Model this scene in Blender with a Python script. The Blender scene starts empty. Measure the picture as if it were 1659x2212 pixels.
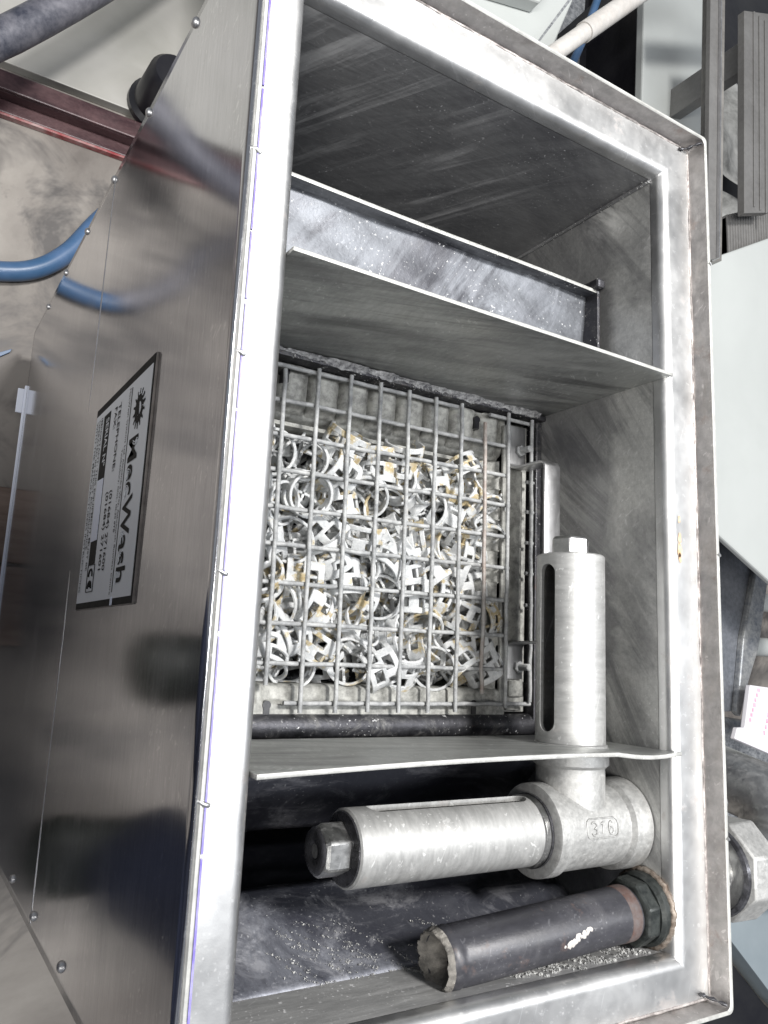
import bpy, bmesh, math, random
from mathutils import Vector, Matrix
random.seed(7)
scn = bpy.context.scene
COL = scn.collection
S = 0.35          # one authoring unit in metres (camera height above the tank rim)
FLOOR = -2.45     # floor level in authoring units (rim top is 0)
def W(p):
    return Vector((p[0]*S, p[1]*S, (p[2]-FLOOR)*S))

# ------------------------------------------------------------------ camera
cam = bpy.data.cameras.new('camera')
co = bpy.data.objects.new('camera', cam); COL.objects.link(co)
R = [[0.8469287471850341, 0.044068286368154255, 0.5298770454814614],
     [0.13168692424417303, -0.9828963777959322, -0.12873719159102895],
     [0.5151410012556736, 0.1788091067373533, -0.8382464149479507]]
ex, ey, ez = Vector(R[0]), -Vector(R[1]), -Vector(R[2])
m = Matrix((( ex[0], ey[0], ez[0], 0), (ex[1], ey[1], ez[1], 0), (ex[2], ey[2], ez[2], 0), (0, 0, 0, 1)))
m.translation = W((0, 0, 1.0))
co.matrix_world = m
cam.sensor_fit = 'VERTICAL'; cam.sensor_height = 24; cam.lens = 24*1726.35/2212
cam.clip_start = 0.01; cam.clip_end = 100
scn.camera = co

# ------------------------------------------------------------------ world, lamps, exposure
wd = bpy.data.worlds.new('World'); scn.world = wd; wd.use_nodes = True
bg = wd.node_tree.nodes['Background']
bg.inputs[0].default_value = (0.86, 0.91, 1.0, 1); bg.inputs[1].default_value = 0.30
def lamp(name, p, sx, sy, power, col, tgt):
    L = bpy.data.lights.new(name, 'AREA'); L.shape = 'RECTANGLE'; L.size = sx*S; L.size_y = sy*S
    L.energy = power; L.color = col
    o = bpy.data.objects.new(name, L); COL.objects.link(o); o.location = W(p)
    o.rotation_euler = (W(tgt)-W(p)).to_track_quat('-Z', 'Y').to_euler()
    o['label'] = 'unseen white lamp above the workshop'; o['category'] = 'lamp'
    return o
lamp('overhead_lamp', (1.3, 2.5, 6.2), 0.9, 0.9, 78, (1.0, 0.98, 0.95), (1.0, 0.1, -0.3))
lamp('overhead_lamp', (3.0, 0.2, 6.4), 0.7, 4.0, 32, (0.95, 0.97, 1.0), (0.6, 0.0, 0.0))
lamp('overhead_lamp', (-3.6, -1.2, 6.0), 1.2, 4.0, 66, (1.0, 0.98, 0.94), (1.2, 0.2, -0.3))  # added fill lamp, brightens the floor and the near panel
scn.view_settings.view_transform = 'Standard'
scn.view_settings.look = 'None'
scn.view_settings.exposure = 0.0
scn.view_settings.gamma = 1.0
scn.cycles.max_bounces = 8
scn.cycles.glossy_bounces = 5
scn.cycles.caustics_reflective = False

# ------------------------------------------------------------------ materials
class NT:
    def __init__(s, name):
        s.m = bpy.data.materials.new(name); s.m.use_nodes = True
        s.n = s.m.node_tree.nodes; s.l = s.m.node_tree.links
        s.b = s.n['Principled BSDF']
        s.tc = s.n.new('ShaderNodeTexCoord')
    def noise(s, scale=(1, 1, 1), sc=1.0, det=4, rough=0.6, dist=0.0, off=(0, 0, 0), rot=None):
        mp = s.n.new('ShaderNodeMapping')
        src = s.tc.outputs['Object']
        if rot:
            m0 = s.n.new('ShaderNodeMapping'); m0.inputs['Rotation'].default_value = [math.radians(v) for v in rot]; s.l.new(src, m0.inputs['Vector']); src = m0.outputs[0]
        mp.inputs['Scale'].default_value = scale; mp.inputs['Location'].default_value = off
        s.l.new(src, mp.inputs['Vector'])
        t = s.n.new('ShaderNodeTexNoise'); t.inputs['Scale'].default_value = sc; t.inputs['Detail'].default_value = det
        t.inputs['Roughness'].default_value = rough; t.inputs['Distortion'].default_value = dist
        s.l.new(mp.outputs[0], t.inputs['Vector']); return t.outputs['Fac']
    def ramp(s, fac, *stops):
        r = s.n.new('ShaderNodeValToRGB'); el = r.color_ramp.elements
        while len(el) < len(stops): el.new(0.5)
        for e, (p, c) in zip(el, stops):
            e.position = p; e.color = (c, c, c, 1) if not hasattr(c, '__len__') else (*c[:3], 1)
        s.l.new(fac, r.inputs[0]); return r.outputs[0]
    def mix(s, fac, a, b, mode='MIX'):
        x = s.n.new('ShaderNodeMix'); x.data_type = 'RGBA'; x.blend_type = mode
        for sock, v in ((x.inputs['Factor'], fac), (x.inputs['A'], a), (x.inputs['B'], b)):
            if hasattr(v, 'links') or isinstance(v, bpy.types.NodeSocket): s.l.new(v, sock)
            elif hasattr(v, '__len__'): sock.default_value = (*v[:3], 1)
            else: sock.default_value = v if sock.type == 'VALUE' else (v, v, v, 1)
        return x.outputs['Result']
    def math(s, op, a, b=0.0, clamp=True):
        x = s.n.new('ShaderNodeMath'); x.operation = op; x.use_clamp = clamp
        for i, v in enumerate((a, b)):
            if isinstance(v, bpy.types.NodeSocket): s.l.new(v, x.inputs[i])
            else: x.inputs[i].default_value = v
        return x.outputs[0]
    def sep(s):
        x = s.n.new('ShaderNodeSeparateXYZ'); s.l.new(s.tc.outputs['Object'], x.inputs[0]); return x.outputs
    def grad(s, sock, a, b):
        """0 at a, 1 at b (metres along one object axis)"""
        x = s.n.new('ShaderNodeMapRange'); s.l.new(sock, x.inputs[0])
        x.inputs[1].default_value = a; x.inputs[2].default_value = b; return x.outputs[0]
    def set(s, name, v):
        sock = s.b.inputs[name]
        if isinstance(v, bpy.types.NodeSocket): s.l.new(v, sock)
        elif hasattr(v, '__len__'): sock.default_value = (*v[:3], 1)
        else: sock.default_value = v
    def bump(s, h, strength=0.3, dist=0.001):
        b = s.n.new('ShaderNodeBump'); b.inputs['Strength'].default_value = strength; b.inputs['Distance'].default_value = dist
        s.l.new(h, b.inputs['Height']); s.l.new(b.outputs[0], s.b.inputs['Normal'])

def steel(name, col=(.55, .55, .55), rough=.3, streak=(1, 1, 1), grime=.5, gcol=(.03, .03, .035), lo=.5, hi=.62,
          gscale=14, gstretch=(1, 1, 1), speck=.0, film=.0, rust=.0, bump=.15, aniso=0, fcol=(.42, .43, .46), seed=0, rvar=.18, grough=.35, gmet=.3, met0=1.0, rot=None, dark_grad=None, bigr=.10, smear=0.0, scol=(.40, .40, .40), mot=.5, scr=.35, mots=110, sst=(1, .08, 1), wipe=0.0, wcol=(.10, .10, .11)):
    """worn stainless steel: brushed streaks, a dark oily film in patches, pale dried residue, specks"""
    t = NT(name)
    br = t.noise(streak, 60, 3, .7, off=(seed, 0, 0))
    big = t.noise((1, 1, 1), 9, 5, .6, .4, off=(seed, 3, 1))
    g = t.noise(gstretch, gscale, 8, .68, .6, off=(seed+2, 1, 5), rot=rot)
    if dark_grad:  # gradient on the dark mask: wall tidemark, also shade painted on the front slope
        gz = t.grad(t.sep()['Z'], (dark_grad[0]-FLOOR)*S, (dark_grad[1]-FLOOR)*S) if len(dark_grad) < 4 else t.grad(t.sep()['X'], dark_grad[0]*S, dark_grad[1]*S)
        g = t.math('ADD', g, t.math('MULTIPLY', gz, dark_grad[2]))
    gm = t.math('MULTIPLY', t.ramp(g, (lo, 0.0), (hi, 1.0)), grime)
    c = t.mix(t.ramp(br, (.25, 0.0), (.75, 1.0)), tuple(v*.80 for v in col), tuple(min(1, v*1.18) for v in col))
    c = t.mix(t.math('MULTIPLY', t.ramp(big, (.35, 0.0), (.7, 1.0)), .35), c, tuple(v*.62 for v in col))
    fm_ = t.ramp(t.noise(tuple(min(3.0, max(.5, v)) for v in streak), mots, 7, .72, .2, off=(seed, 5, 1)), (.38, 0.0), (.62, 1.0))
    c = t.mix(mot, c, t.mix(fm_, tuple(v*.70 for v in col), tuple(min(1, v*1.16) for v in col)))
    if scr:
        for rz in ((8, 14, 20), (55, -30, 70), (-70, 40, -25)):
            q_ = t.noise((1, .025, 1), 330, 2, .5, 0, off=(seed, rz[0], 3), rot=rz); k_ = t.noise((1, 1, 1), 17, 3, .5, off=(rz[1], seed, 3))
            sm = t.math('MULTIPLY', t.math('MULTIPLY', t.ramp(q_, (.665, 0.0), (.70, 1.0)), t.ramp(k_, (.48, 0.0), (.58, 1.0))), scr)
            c = t.mix(sm, c, tuple(min(1, v*1.7+.1) for v in col))
    rg = t.math('ADD', t.math('MULTIPLY', br, rvar), rough-rvar*.5)
    rg = t.math('ADD', rg, t.math('MULTIPLY', fm_, mot*.12))
    rg = t.math('ADD', rg, t.math('MULTIPLY', t.ramp(big, (.4, 0.0), (.7, 1.0)), bigr))
    met = t.math('SUBTRACT', met0, t.math('MULTIPLY', gm, (1-gmet)*met0))
    c = t.mix(gm, c, gcol); rg = t.mix(gm, rg, grough)
    if film:
        f = t.noise(gstretch, gscale*1.7, 9, .75, 1.2, off=(seed+7, 2, 2))
        fm = t.math('MULTIPLY', t.ramp(f, (.52, 0.0), (.70, 1.0)), film)
        c = t.mix(fm, c, fcol); met = t.math('SUBTRACT', met, t.math('MULTIPLY', fm, .8)); rg = t.mix(fm, rg, .6)
    if smear:
        f = t.noise(sst, 30, 8, .72, .9, off=(seed+9, 1, 3), rot=rot or (0, 0, 0)); k = t.noise((1, 1, 1), 8, 3, .5, off=(seed+3, 8, 3))
        fm = t.math('MULTIPLY', t.math('MULTIPLY', t.ramp(f, (.50, 0.0), (.62, 1.0)), t.ramp(k, (.42, 0.0), (.56, 1.0))), smear)
        c = t.mix(fm, c, scol); met = t.math('SUBTRACT', met, t.math('MULTIPLY', fm, .7)); rg = t.mix(fm, rg, .6)
    if wipe:
        f = t.noise(sst, 22, 8, .72, 1.2, off=(seed+19, 6, 3), rot=[v*.7 for v in (rot or (0, 0, 0))]); k = t.noise((1, 1, 1), 6, 4, .6, .4, off=(seed+13, 2, 3))
        fm = t.math('MULTIPLY', t.math('MULTIPLY', t.ramp(f, (.47, 0.0), (.60, 1.0)), t.ramp(k, (.40, .15), (.55, 1.0))), wipe)
        c = t.mix(fm, c, wcol); rg = t.mix(fm, rg, .42)
    if rust:
        f = t.noise((1, 1, 1), 40, 6, .7, off=(seed+4, 7, 2))
        fm = t.math('MULTIPLY', t.ramp(f, (.60, 0.0), (.68, 1.0)), rust)
        c = t.mix(fm, c, (.23, .13, .09)); met = t.math('SUBTRACT', met, t.math('MULTIPLY', fm, .8)); rg = t.mix(fm, rg, .7)
    if speck:
        f = t.noise((1, 1, 1), 420, 2, .5, off=(seed+1, 4, 2))
        k = t.noise((1, 1, 1), 22, 4, .6, off=(seed+5, 4, 2))
        fm = t.math('MULTIPLY', t.ramp(f, (.66, 0.0), (.70, 1.0)), t.math('MULTIPLY', t.ramp(k, (.42, 0.0), (.6, 1.0)), speck))
        c = t.mix(fm, c, (.8, .8, .8)); met = t.math('SUBTRACT', met, fm); rg = t.mix(fm, rg, .7)
    t.set('Base Color', c); t.set('Metallic', met); t.set('Roughness', rg)
    fine = t.noise((1, 1, 1), 180, 6, .7, off=(seed, 9, 9))
    t.bump(t.math('ADD', t.math('MULTIPLY', br, .5), fine, False), bump, .0006)
    return t.m

def plain(name, a, b=None, rough=.5, sc=20, det=5, metal=0, bump=.1, bscale=150, lo=.35, hi=.65, stretch=(1, 1, 1), spec=.5, coat=0, mot=0.0):
    t = NT(name); b = b or a
    cc = t.mix(t.ramp(t.noise(stretch, sc, det, .65, .3), (lo, 0.0), (hi, 1.0)), a, b)
    cc = t.mix(mot, cc, t.mix(t.ramp(t.noise((1, 1, 1), max(130, sc*3), 6, .7), (.40, 0.0), (.60, 1.0)), tuple(v*.55 for v in a), tuple(min(1, v*1.25) for v in b)))
    t.set('Base Color', cc)
    rr = t.noise((1, 1, 1), sc*2.3, 4, .6)
    t.set('Roughness', t.math('ADD', t.math('MULTIPLY', rr, .25), rough-.12)); t.set('Metallic', metal)
    t.set('Specular IOR Level', spec)
    if coat: t.set('Coat Weight', coat)
    if bump: t.bump(t.noise((1, 1, 1), bscale, 5, .7), bump, .0008)
    return t.m

M = {}
M['rim'] = steel('rim steel', (.66, .66, .655), .38, (.5, .5, .5), .18, (.40, .38, .37), .56, .70, 12, (1, 1, 1), .15, .14, .25, .10, fcol=(.55, .53, .51), seed=3, gmet=.6, mot=.05, scr=.3)
M['lip'] = steel('lip steel', (.52, .50, .49), .42, (1, 1, 1), .5, (.22, .19, .18), .52, .68, 16, (1, 1, 2), .1, .35, .35, .25, fcol=(.40, .36, .32), seed=5, gmet=.4)
M['panel'] = steel('outer panel steel', (.68, .68, .70), .095, (9, .35, 9), .16, (.30, .27, .25), .5, .75, 5, (1, .5, 1), .10, .10, 0, .012, fcol=(.40, .39, .38), seed=8, rvar=.03, gmet=.85, grough=.22, bigr=.03, mot=.14, scr=.55)
M['back'] = steel('back wall steel', (.50, .50, .505), .36, (.5, 1, 14), .7, (.06, .062, .072), .40, .62, 7, (1, 1, .45), .5, .25, 0, .12, fcol=(.26, .26, .26), seed=11, grough=.34, met0=.75, rot=(0, 62, 0), sst=(.08, 1, 1), wipe=.3, wcol=(.05, .05, .06), smear=.8, scol=(.50, .50, .50), mot=.4, scr=.25)
M['wall'] = steel('side wall steel', (.64, .64, .62), .36, (1, 3, 14), .60, (.055, .055, .065), .50, .66, 7, (1, .8, 1.3), .1, .35, 0, .12, fcol=(.33, .32, .31), seed=14, met0=.55, rot=(48, 0, 0), wipe=.75, smear=.7, scol=(.66, .66, .64), dark_grad=(-.17, -.24, .26), mot=.45, scr=.35)
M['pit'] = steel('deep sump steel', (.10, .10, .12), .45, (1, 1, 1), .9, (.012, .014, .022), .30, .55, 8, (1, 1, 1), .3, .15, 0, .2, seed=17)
M['baffle'] = steel('baffle steel', (.46, .47, .455), .38, (3, 1, 1), .55, (.05, .052, .055), .50, .66, 9, (.5, 1, 2.2), .0, .25, 0, .14, fcol=(.36, .36, .34), seed=19, met0=.72, dark_grad=(-.30, -.40, .14), sst=(.08, 1, 1), wipe=.6, wcol=(.10, .10, .10), smear=.55, rot=(0, 24, 0), scol=(.44, .44, .42))  # dark mask grows towards the bottom
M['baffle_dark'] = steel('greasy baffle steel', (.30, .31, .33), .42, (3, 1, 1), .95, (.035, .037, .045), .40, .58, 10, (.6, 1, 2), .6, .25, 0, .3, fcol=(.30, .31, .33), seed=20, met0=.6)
M['front'] = steel('front slope steel', (.27, .28, .32), .40, (5, 1, 1), .85, (.04, .042, .055), .48, .60, 9, (.6, 1.5, 1.5), .25, .55, .0, .2, fcol=(.46, .46, .48), seed=22, met0=.5, wipe=.6, wcol=(.03, .03, .045), smear=.45, scol=(.42, .42, .44), rot=(0, 0, 25), dark_grad=(-.20, -.40, .20))  # gradient paints the shade of pipe and depth into the lower slope
M['frontwall'] = steel('front wall steel', (.60, .60, .59), .36, (.3, 6, 6), .4, (.05, .05, .06), .45, .62, 9, (.5, 1, 2), .7, .35, .0, .15, fcol=(.48, .48, .47), seed=26, met0=.35, sst=(.08, 1, 1), wipe=.35, wcol=(.16, .16, .16), dark_grad=(.72, 1.02, .22, 'X'))
M['foam'] = steel('residue coated shelf', (.19, .20, .22), .45, (1, 1, 1), .9, (.045, .045, .055), .47, .57, 8, (1.3, .7, 1), .8, .95, 0, .5, fcol=(.23, .24, .27), seed=29, met0=.6, rot=(0, 0, 40), wipe=.7, wcol=(.05, .05, .06), smear=.5, scol=(.36, .38, .42))
M['pipe'] = steel('turned pipe steel', (.50, .50, .49), .46, (3, .8, .8), .22, (.20, .20, .21), .60, .72, 20, (1, 1, 1), .1, .25, .18, .16, fcol=(.52, .51, .50), seed=31, gmet=.4, met0=.62, mot=.35, scr=.5)
M['pipe_y'] = steel('turned pipe steel long', (.50, .50, .49), .46, (.8, 3, .8), .25, (.16, .16, .17), .59, .72, 20, (1, 1, 1), .1, .25, .10, .16, fcol=(.52, .51, .50), seed=35, gmet=.4, met0=.62, mot=.35, scr=.5)
M['cast'] = steel('cast steel', (.47, .47, .46), .50, (1, 1, 1), .45, (.12, .12, .12), .56, .70, 18, (1, 1, 1), .2, .25, .06, .55, fcol=(.52, .51, .49), seed=38, gmet=.4, met0=.6, mot=.6, mots=260, scr=.2)
M['hexsteel'] = steel('hex plug steel', (.52, .52, .51), .27, (1, 1, 1), .65, (.06, .06, .07), .50, .62, 30, (1, 1, 1), .2, .2, 0, .2, seed=41)
M['oily'] = plain('oily black metal', (.02, .02, .022), (.09, .09, .10), .25, 45, metal=.4, bump=.4, mot=.5)
M['blackpipe'] = steel('black enamelled pipe', (.055, .055, .064), .36, (1, 3, 3), .6, (.020, .020, .024), .45, .62, 12, (1, 1, 1), .10, .35, .25, .3, fcol=(.12, .115, .12), seed=44, gmet=.1, met0=.15, mot=.5)
M['crust'] = plain('grey crust', (.10, .095, .088), (.33, .31, .28), .8, 90, bump=1.0, bscale=260)
M['rustband'] = plain('rust band', (.13, .065, .05), (.10, .09, .09), .7, 45, bump=.6, bscale=220, mot=.5)
M['greennut'] = plain('dark green lock nut', (.010, .014, .015), (.045, .050, .047), .45, 50, metal=.2, bump=.7, mot=.5)
M['seam'] = plain('ground weld seam', (.30, .26, .25), (.52, .49, .47), .5, 60, metal=.5, bump=.5, mot=.5)
M['weld'] = plain('brown weld bead', (.16, .11, .08), (.34, .30, .26), .55, 70, metal=.5, bump=.7, mot=.5)
M['grate'] = plain('galvanised wire', (.32, .33, .34), (.47, .475, .47), .75, 45, metal=.15, bump=.5, bscale=260, mot=.45)
M['rustwire'] = plain('rusty wire', (.40, .30, .25), (.42, .42, .41), .6, 30, metal=.1, bump=.4, mot=.45)
M['tray'] = plain('dirty zinc tray', (.20, .20, .19), (.46, .46, .43), .62, 24, 8, metal=.1, bump=.6, bscale=170, mot=.45)
M['grit'] = steel('gritty dark bar', (.10, .10, .11), .5, (1, 1, 1), .7, (.02, .02, .026), .45, .6, 25, (1, 1, 1), 1.0, .7, .25, .9, fcol=(.24, .235, .22), seed=47, gmet=0)
M['bracket'] = steel('bracket steel', (.62, .62, .63), .35, (1, .3, 1), .15, (.2, .2, .2), .6, .7, 30, (1, 1, 1), .05, .2, 0, .08, fcol=(.6, .6, .6), seed=50, mot=.25)
M['edge'] = steel('cut sheet edge', (.52, .52, .50), .5, (1, 1, 1), .3, (.3, .28, .25), .55, .7, 40, seed=60, met0=.5)
M['rustspot'] = plain('orange rust stain', (.50, .30, .14), (.62, .52, .42), .6, 160, bump=.2)
M['grit_white'] = plain('dried grit', (.22, .22, .22), (.66, .66, .64), .7, 300, bump=0)
M['sludge'] = plain('dried sludge', (.06, .06, .07), (.50, .50, .50), .6, 120, bump=.8, mot=.4)
M['violet'] = plain('violet lip strip', (.16, .12, .48), (.35, .33, .62), .35, 60, bump=.1)
M['plate_black'] = plain('plate black print', (.012, .012, .012), (.022, .021, .02), .7, 30, bump=.05, spec=.2)
M['plate_silver'] = plain('plate silver', (.68, .70, .73), (.74, .76, .79), .5, 8, metal=0, bump=.05, spec=.4)
M['plate_white'] = plain('plate white field', (.72, .76, .88), (.74, .78, .90), .4, 8, bump=0)
M['plate_edge'] = plain('plate edge', (.16, .14, .13), (.30, .27, .25), .5, 60, bump=.2)
def ringmat(name, ochre):
    t = NT(name)
    oi = t.n.new('ShaderNodeObjectInfo')
    vt = t.n.new('ShaderNodeVectorMath'); vt.operation = 'ADD'
    cm = t.n.new('ShaderNodeCombineXYZ')
    mm = t.math('MULTIPLY', oi.outputs['Random'], 37.0, False)
    for i in range(3): t.l.new(mm, cm.inputs[i])
    t.l.new(t.tc.outputs['Object'], vt.inputs[0]); t.l.new(cm.outputs[0], vt.inputs[1])
    def nz(sc, det, r=.6):
        x = t.n.new('ShaderNodeTexNoise'); x.inputs['Scale'].default_value = sc; x.inputs['Detail'].default_value = det
        x.inputs['Roughness'].default_value = r; t.l.new(vt.outputs[0], x.inputs['Vector']); return x.outputs['Fac']
    a = t.ramp(nz(120, 5, .7), (.3, (.44, .46, .47)), (.5, (.62, .63, .635)), (.7, (.80, .81, .80)))
    om = t.ramp(nz(75, 6, .65), (ochre, 0.0), (ochre+.05, 1.0))
    oc = t.ramp(nz(300, 4), (.35, (.36, .27, .14)), (.55, (.50, .42, .26)), (.68, (.70, .67, .58)))
    t.set('Base Color', t.mix(om, a, oc)); t.set('Specular IOR Level', .25); t.set('Roughness', .8); t.set('Metallic', 0.0)
    t.bump(nz(350, 6, .8), .8, .001)
    return t.m
M['ring'] = ringmat('scaled ring', .61)
M['ring_ochre'] = ringmat('ochre stained ring', .515)

# concrete floor with dark stains and a large darker patch beside the tank
t = NT('stained concrete')
a = t.noise((1, 1, 1), 2.6, 8, .62, .3); bq = t.noise((1, 1, 1), 30, 6, .7)
c = t.mix(t.ramp(a, (.38, 0.0), (.50, .55), (.62, 1.0)), (.11, .098, .09), (.37, .345, .315))
c = t.mix(t.math('MULTIPLY', bq, .45), c, (.20, .175, .155))
sx = t.sep(); rx = t.math('MULTIPLY', t.math('ADD', sx['X'], .05, False), 1.15, False); ry = t.math('SUBTRACT', sx['Y'], .10, False)
rr0 = t.math('SQRT', t.math('ADD', t.math('MULTIPLY', rx, rx, False), t.math('MULTIPLY', ry, ry, False), False), 0, False)
dark_patch = t.math('ADD', rr0, t.math('MULTIPLY', t.math('SUBTRACT', t.noise((1, 1, 1), 5, 6, .65), .5, False), .55, False), False)
dark_patch = t.ramp(dark_patch, (.34, .80), (.52, 0.0))
c = t.mix(dark_patch, c, (.175, .16, .15))
st = t.ramp(t.noise((1, 1, 1), 6, 5, .7, .5, off=(1, 6, 0)), (.48, 0.0), (.62, .85))
c = t.mix(st, c, (.055, .05, .05))
t.set('Base Color', c); t.set('Roughness', t.mix(st, .65, .42)); t.bump(bq, .3, .001)
M['floor'] = t.m
M['paint_grey'] = plain('greenish grey paint', (.42, .44, .43), (.46, .48, .47), .40, 3, bump=.02)
M['paint_beige'] = plain('warm grey paint', (.32, .315, .29), (.40, .39, .37), .45, 4, bump=.02)
M['paint_white'] = plain('dusty white paint', (.62, .61, .59), (.44, .41, .38), .5, 9, bump=.1, mot=.3)
M['paint_blue'] = plain('pale blue grey paint', (.28, .33, .36), (.34, .39, .42), .5, 3, bump=.02)
M['blueplate'] = plain('blue grey sheet', (.15, .165, .19), (.22, .23, .255), .45, 8, 7, metal=.35, bump=.15, mot=.3)
M['mottled'] = plain('mottled galvanised', (.11, .12, .14), (.36, .37, .38), .5, 16, 8, metal=.3, bump=.3, mot=.5)
M['foldedge'] = plain('worn folded edge', (.22, .24, .28), (.52, .52, .50), .35, 14, metal=.6, bump=.2, mot=.3)
M['black'] = plain('oily black', (.006, .006, .010), (.022, .022, .024), .35, 6, bump=.3, bscale=60)
M['bluehose'] = plain('blue hose', (.04, .10, .20), (.08, .14, .26), .35, 12, bump=.05)
M['redsteel'] = plain('dark red painted steel', (.030, .012, .016), (.11, .062, .065), .35, 14, 7, metal=.1, bump=.4, stretch=(.6, 2, 2), mot=.15)
M['redchip'] = plain('chipped red edge', (.24, .025, .03), (.40, .30, .29), .5, 26, bump=.3)
M['darkbar'] = plain('dusty dark tube', (.030, .035, .055), (.24, .235, .26), .5, 9, 7, metal=.2, bump=.3, mot=.15)
M['greypost'] = plain('grey profile', (.20, .195, .19), (.25, .245, .24), .4, 12, metal=.4, bump=.1, mot=.12)
M['paper'] = plain('white card', (.78, .76, .80), (.84, .82, .86), .6, 5, bump=0)
M['pink'] = plain('pink print', (.80, .30, .42), (.80, .50, .58), .6, 90, bump=0)
M['wood'] = plain('brown board', (.13, .09, .075), (.21, .16, .135), .6, 12, bump=.3, stretch=(1, 6, 1))
M['navy'] = plain('navy work cloth', (.010, .014, .034), (.020, .026, .052), .85, 14, bump=.4)
M['boot'] = plain('dark boot leather', (.012, .014, .012), (.030, .034, .028), .45, 20, bump=.4)
M['skin'] = plain('skin', (.52, .33, .24), (.58, .38, .28), .5, 30, bump=.1)
M['hair'] = plain('dark hair', (.015, .012, .01), (.03, .025, .02), .6, 90, bump=.6)
M['steelbar'] = plain('worn steel band', (.20, .19, .18), (.45, .43, .40), .4, 10, metal=.6, bump=.1, stretch=(1, .6, 1), mot=.12)

# ------------------------------------------------------------------ mesh helpers (authoring units in, metres out)
def link(name, me, mat, parent=None, smooth=None, bevel=0, keep=None):
    o = bpy.data.objects.new(name, me); COL.objects.link(o)
    mats = mat if isinstance(mat, (list, tuple)) else [mat]
    for q in mats: me.materials.append(M[q] if isinstance(q, str) else q)
    if smooth is not None:
        me.shade_smooth(); me.set_sharp_from_angle(angle=math.radians(smooth))
    if bevel:
        b = o.modifiers.new('bevel', 'BEVEL'); b.width = bevel*S; b.segments = 2; b.limit_method = 'ANGLE'; b.angle_limit = math.radians(40)
    if parent: o.parent = parent
    return o
class MB:
    def __init__(s): s.v = []; s.f = []; s.mi = []
    def face(s, ids, mi=0): s.f.append(ids); s.mi.append(mi)
    def add(s, pts): k = len(s.v); s.v += [Vector(p) for p in pts]; return k
    def box(s, a, b, mi=0):
        x0, y0, z0 = a; x1, y1, z1 = b
        k = s.add([(x0, y0, z0), (x1, y0, z0), (x1, y1, z0), (x0, y1, z0), (x0, y0, z1), (x1, y0, z1), (x1, y1, z1), (x0, y1, z1)])
        for f in ((0, 3, 2, 1), (4, 5, 6, 7), (0, 1, 5, 4), (1, 2, 6, 5), (2, 3, 7, 6), (3, 0, 4, 7)): s.face([k+i for i in f], mi)
        return s
    def prism(s, poly, z0, z1, mi=0):
        n = len(poly)
        area = sum(poly[i][0]*poly[(i+1) % n][1]-poly[(i+1) % n][0]*poly[i][1] for i in range(n))
        if area < 0: poly = poly[::-1]
        k = s.add([(x, y, z0) for x, y in poly]+[(x, y, z1) for x, y in poly])
        s.face([k+i for i in range(n)][::-1], mi); s.face([k+n+i for i in range(n)], mi)
        for i in range(n):
            j = (i+1) % n; s.face([k+i, k+j, k+n+j, k+n+i], mi)
        return s
    def rev(s, p0, p1, prof, seg=48, mi=0, start=0.0, cap0=True, cap1=True):
        """surface of revolution about p0->p1; prof = [(distance, radius)...]"""
        p0, p1 = Vector(p0), Vector(p1); ax = (p1-p0).normalized()
        u = ax.orthogonal().normalized()
        if abs(ax.z) < .9: u = (Vector((0, 0, 1))-ax*ax.z).normalized()
        w = ax.cross(u); rows = []
        for d, r in prof:
            rows.append(s.add([p0+ax*d+(u*math.cos(start+2*math.pi*i/seg)+w*math.sin(start+2*math.pi*i/seg))*r for i in range(seg)]))
        for a, b in zip(rows, rows[1:]):
            for i in range(seg):
                j = (i+1) % seg; s.face([a+i, a+j, b+j, b+i], mi)
        if cap0: s.face([rows[0]+i for i in range(seg)][::-1], mi)
        if cap1: s.face([rows[-1]+i for i in range(seg)], mi)
        return s
    def tube(s, pts, r, seg=10, mi=0, closed=False):
        pts = [Vector(p) for p in pts]; n = len(pts); rows = []; u = None
        for i, p in enumerate(pts):
            if closed: tg = (pts[(i+1) % n]-pts[i-1]).normalized()
            else: tg = (pts[min(i+1, n-1)]-pts[max(i-1, 0)]).normalized()
            u = (u-tg*u.dot(tg)).normalized() if u else tg.orthogonal().normalized()
            w = tg.cross(u); rr = r(i/(max(n-1, 1))) if callable(r) else r
            rows.append(s.add([p+(u*math.cos(2*math.pi*k/seg)+w*math.sin(2*math.pi*k/seg))*rr for k in range(seg)]))
        pairs = list(zip(rows, rows[1:]))+([(rows[-1], rows[0])] if closed else [])
        for a, b in pairs:
            for k in range(seg):
                j = (k+1) % seg; s.face([a+k, a+j, b+j, b+k], mi)
        if not closed:
            s.face([rows[0]+k for k in range(seg)][::-1], mi); s.face([rows[-1]+k for k in range(seg)], mi)
        return s
    def mesh(s, name='m'):
        me = bpy.data.meshes.new(name); me.from_pydata([W(v) for v in s.v], [], s.f)
        me.polygons.foreach_set('material_index', s.mi); me.update(); return me
    def obj(s, name, mat, parent=None, smooth=None, bevel=0): return link(name, s.mesh(name), mat, parent, smooth, bevel)
def empty(name, loc, label, cat, group=None):
    o = bpy.data.objects.new(name, None); COL.objects.link(o); o.location = W(loc); o.empty_display_size = .02
    o['label'] = label; o['category'] = cat
    if group: o['group'] = group
    bpy.context.view_layer.update(); return o
def tag(o, label, cat, group=None):
    o['label'] = label; o['category'] = cat
    if group: o['group'] = group
    return o
def struct(o): o['kind'] = 'structure'; return o
def under(o, root):
    """parent keeping world position"""
    o.parent = root
    w = Matrix.Translation(root.location) if root.type == 'EMPTY' else Matrix.Identity(4)
    o.matrix_parent_inverse = w.inverted(); return o
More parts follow.
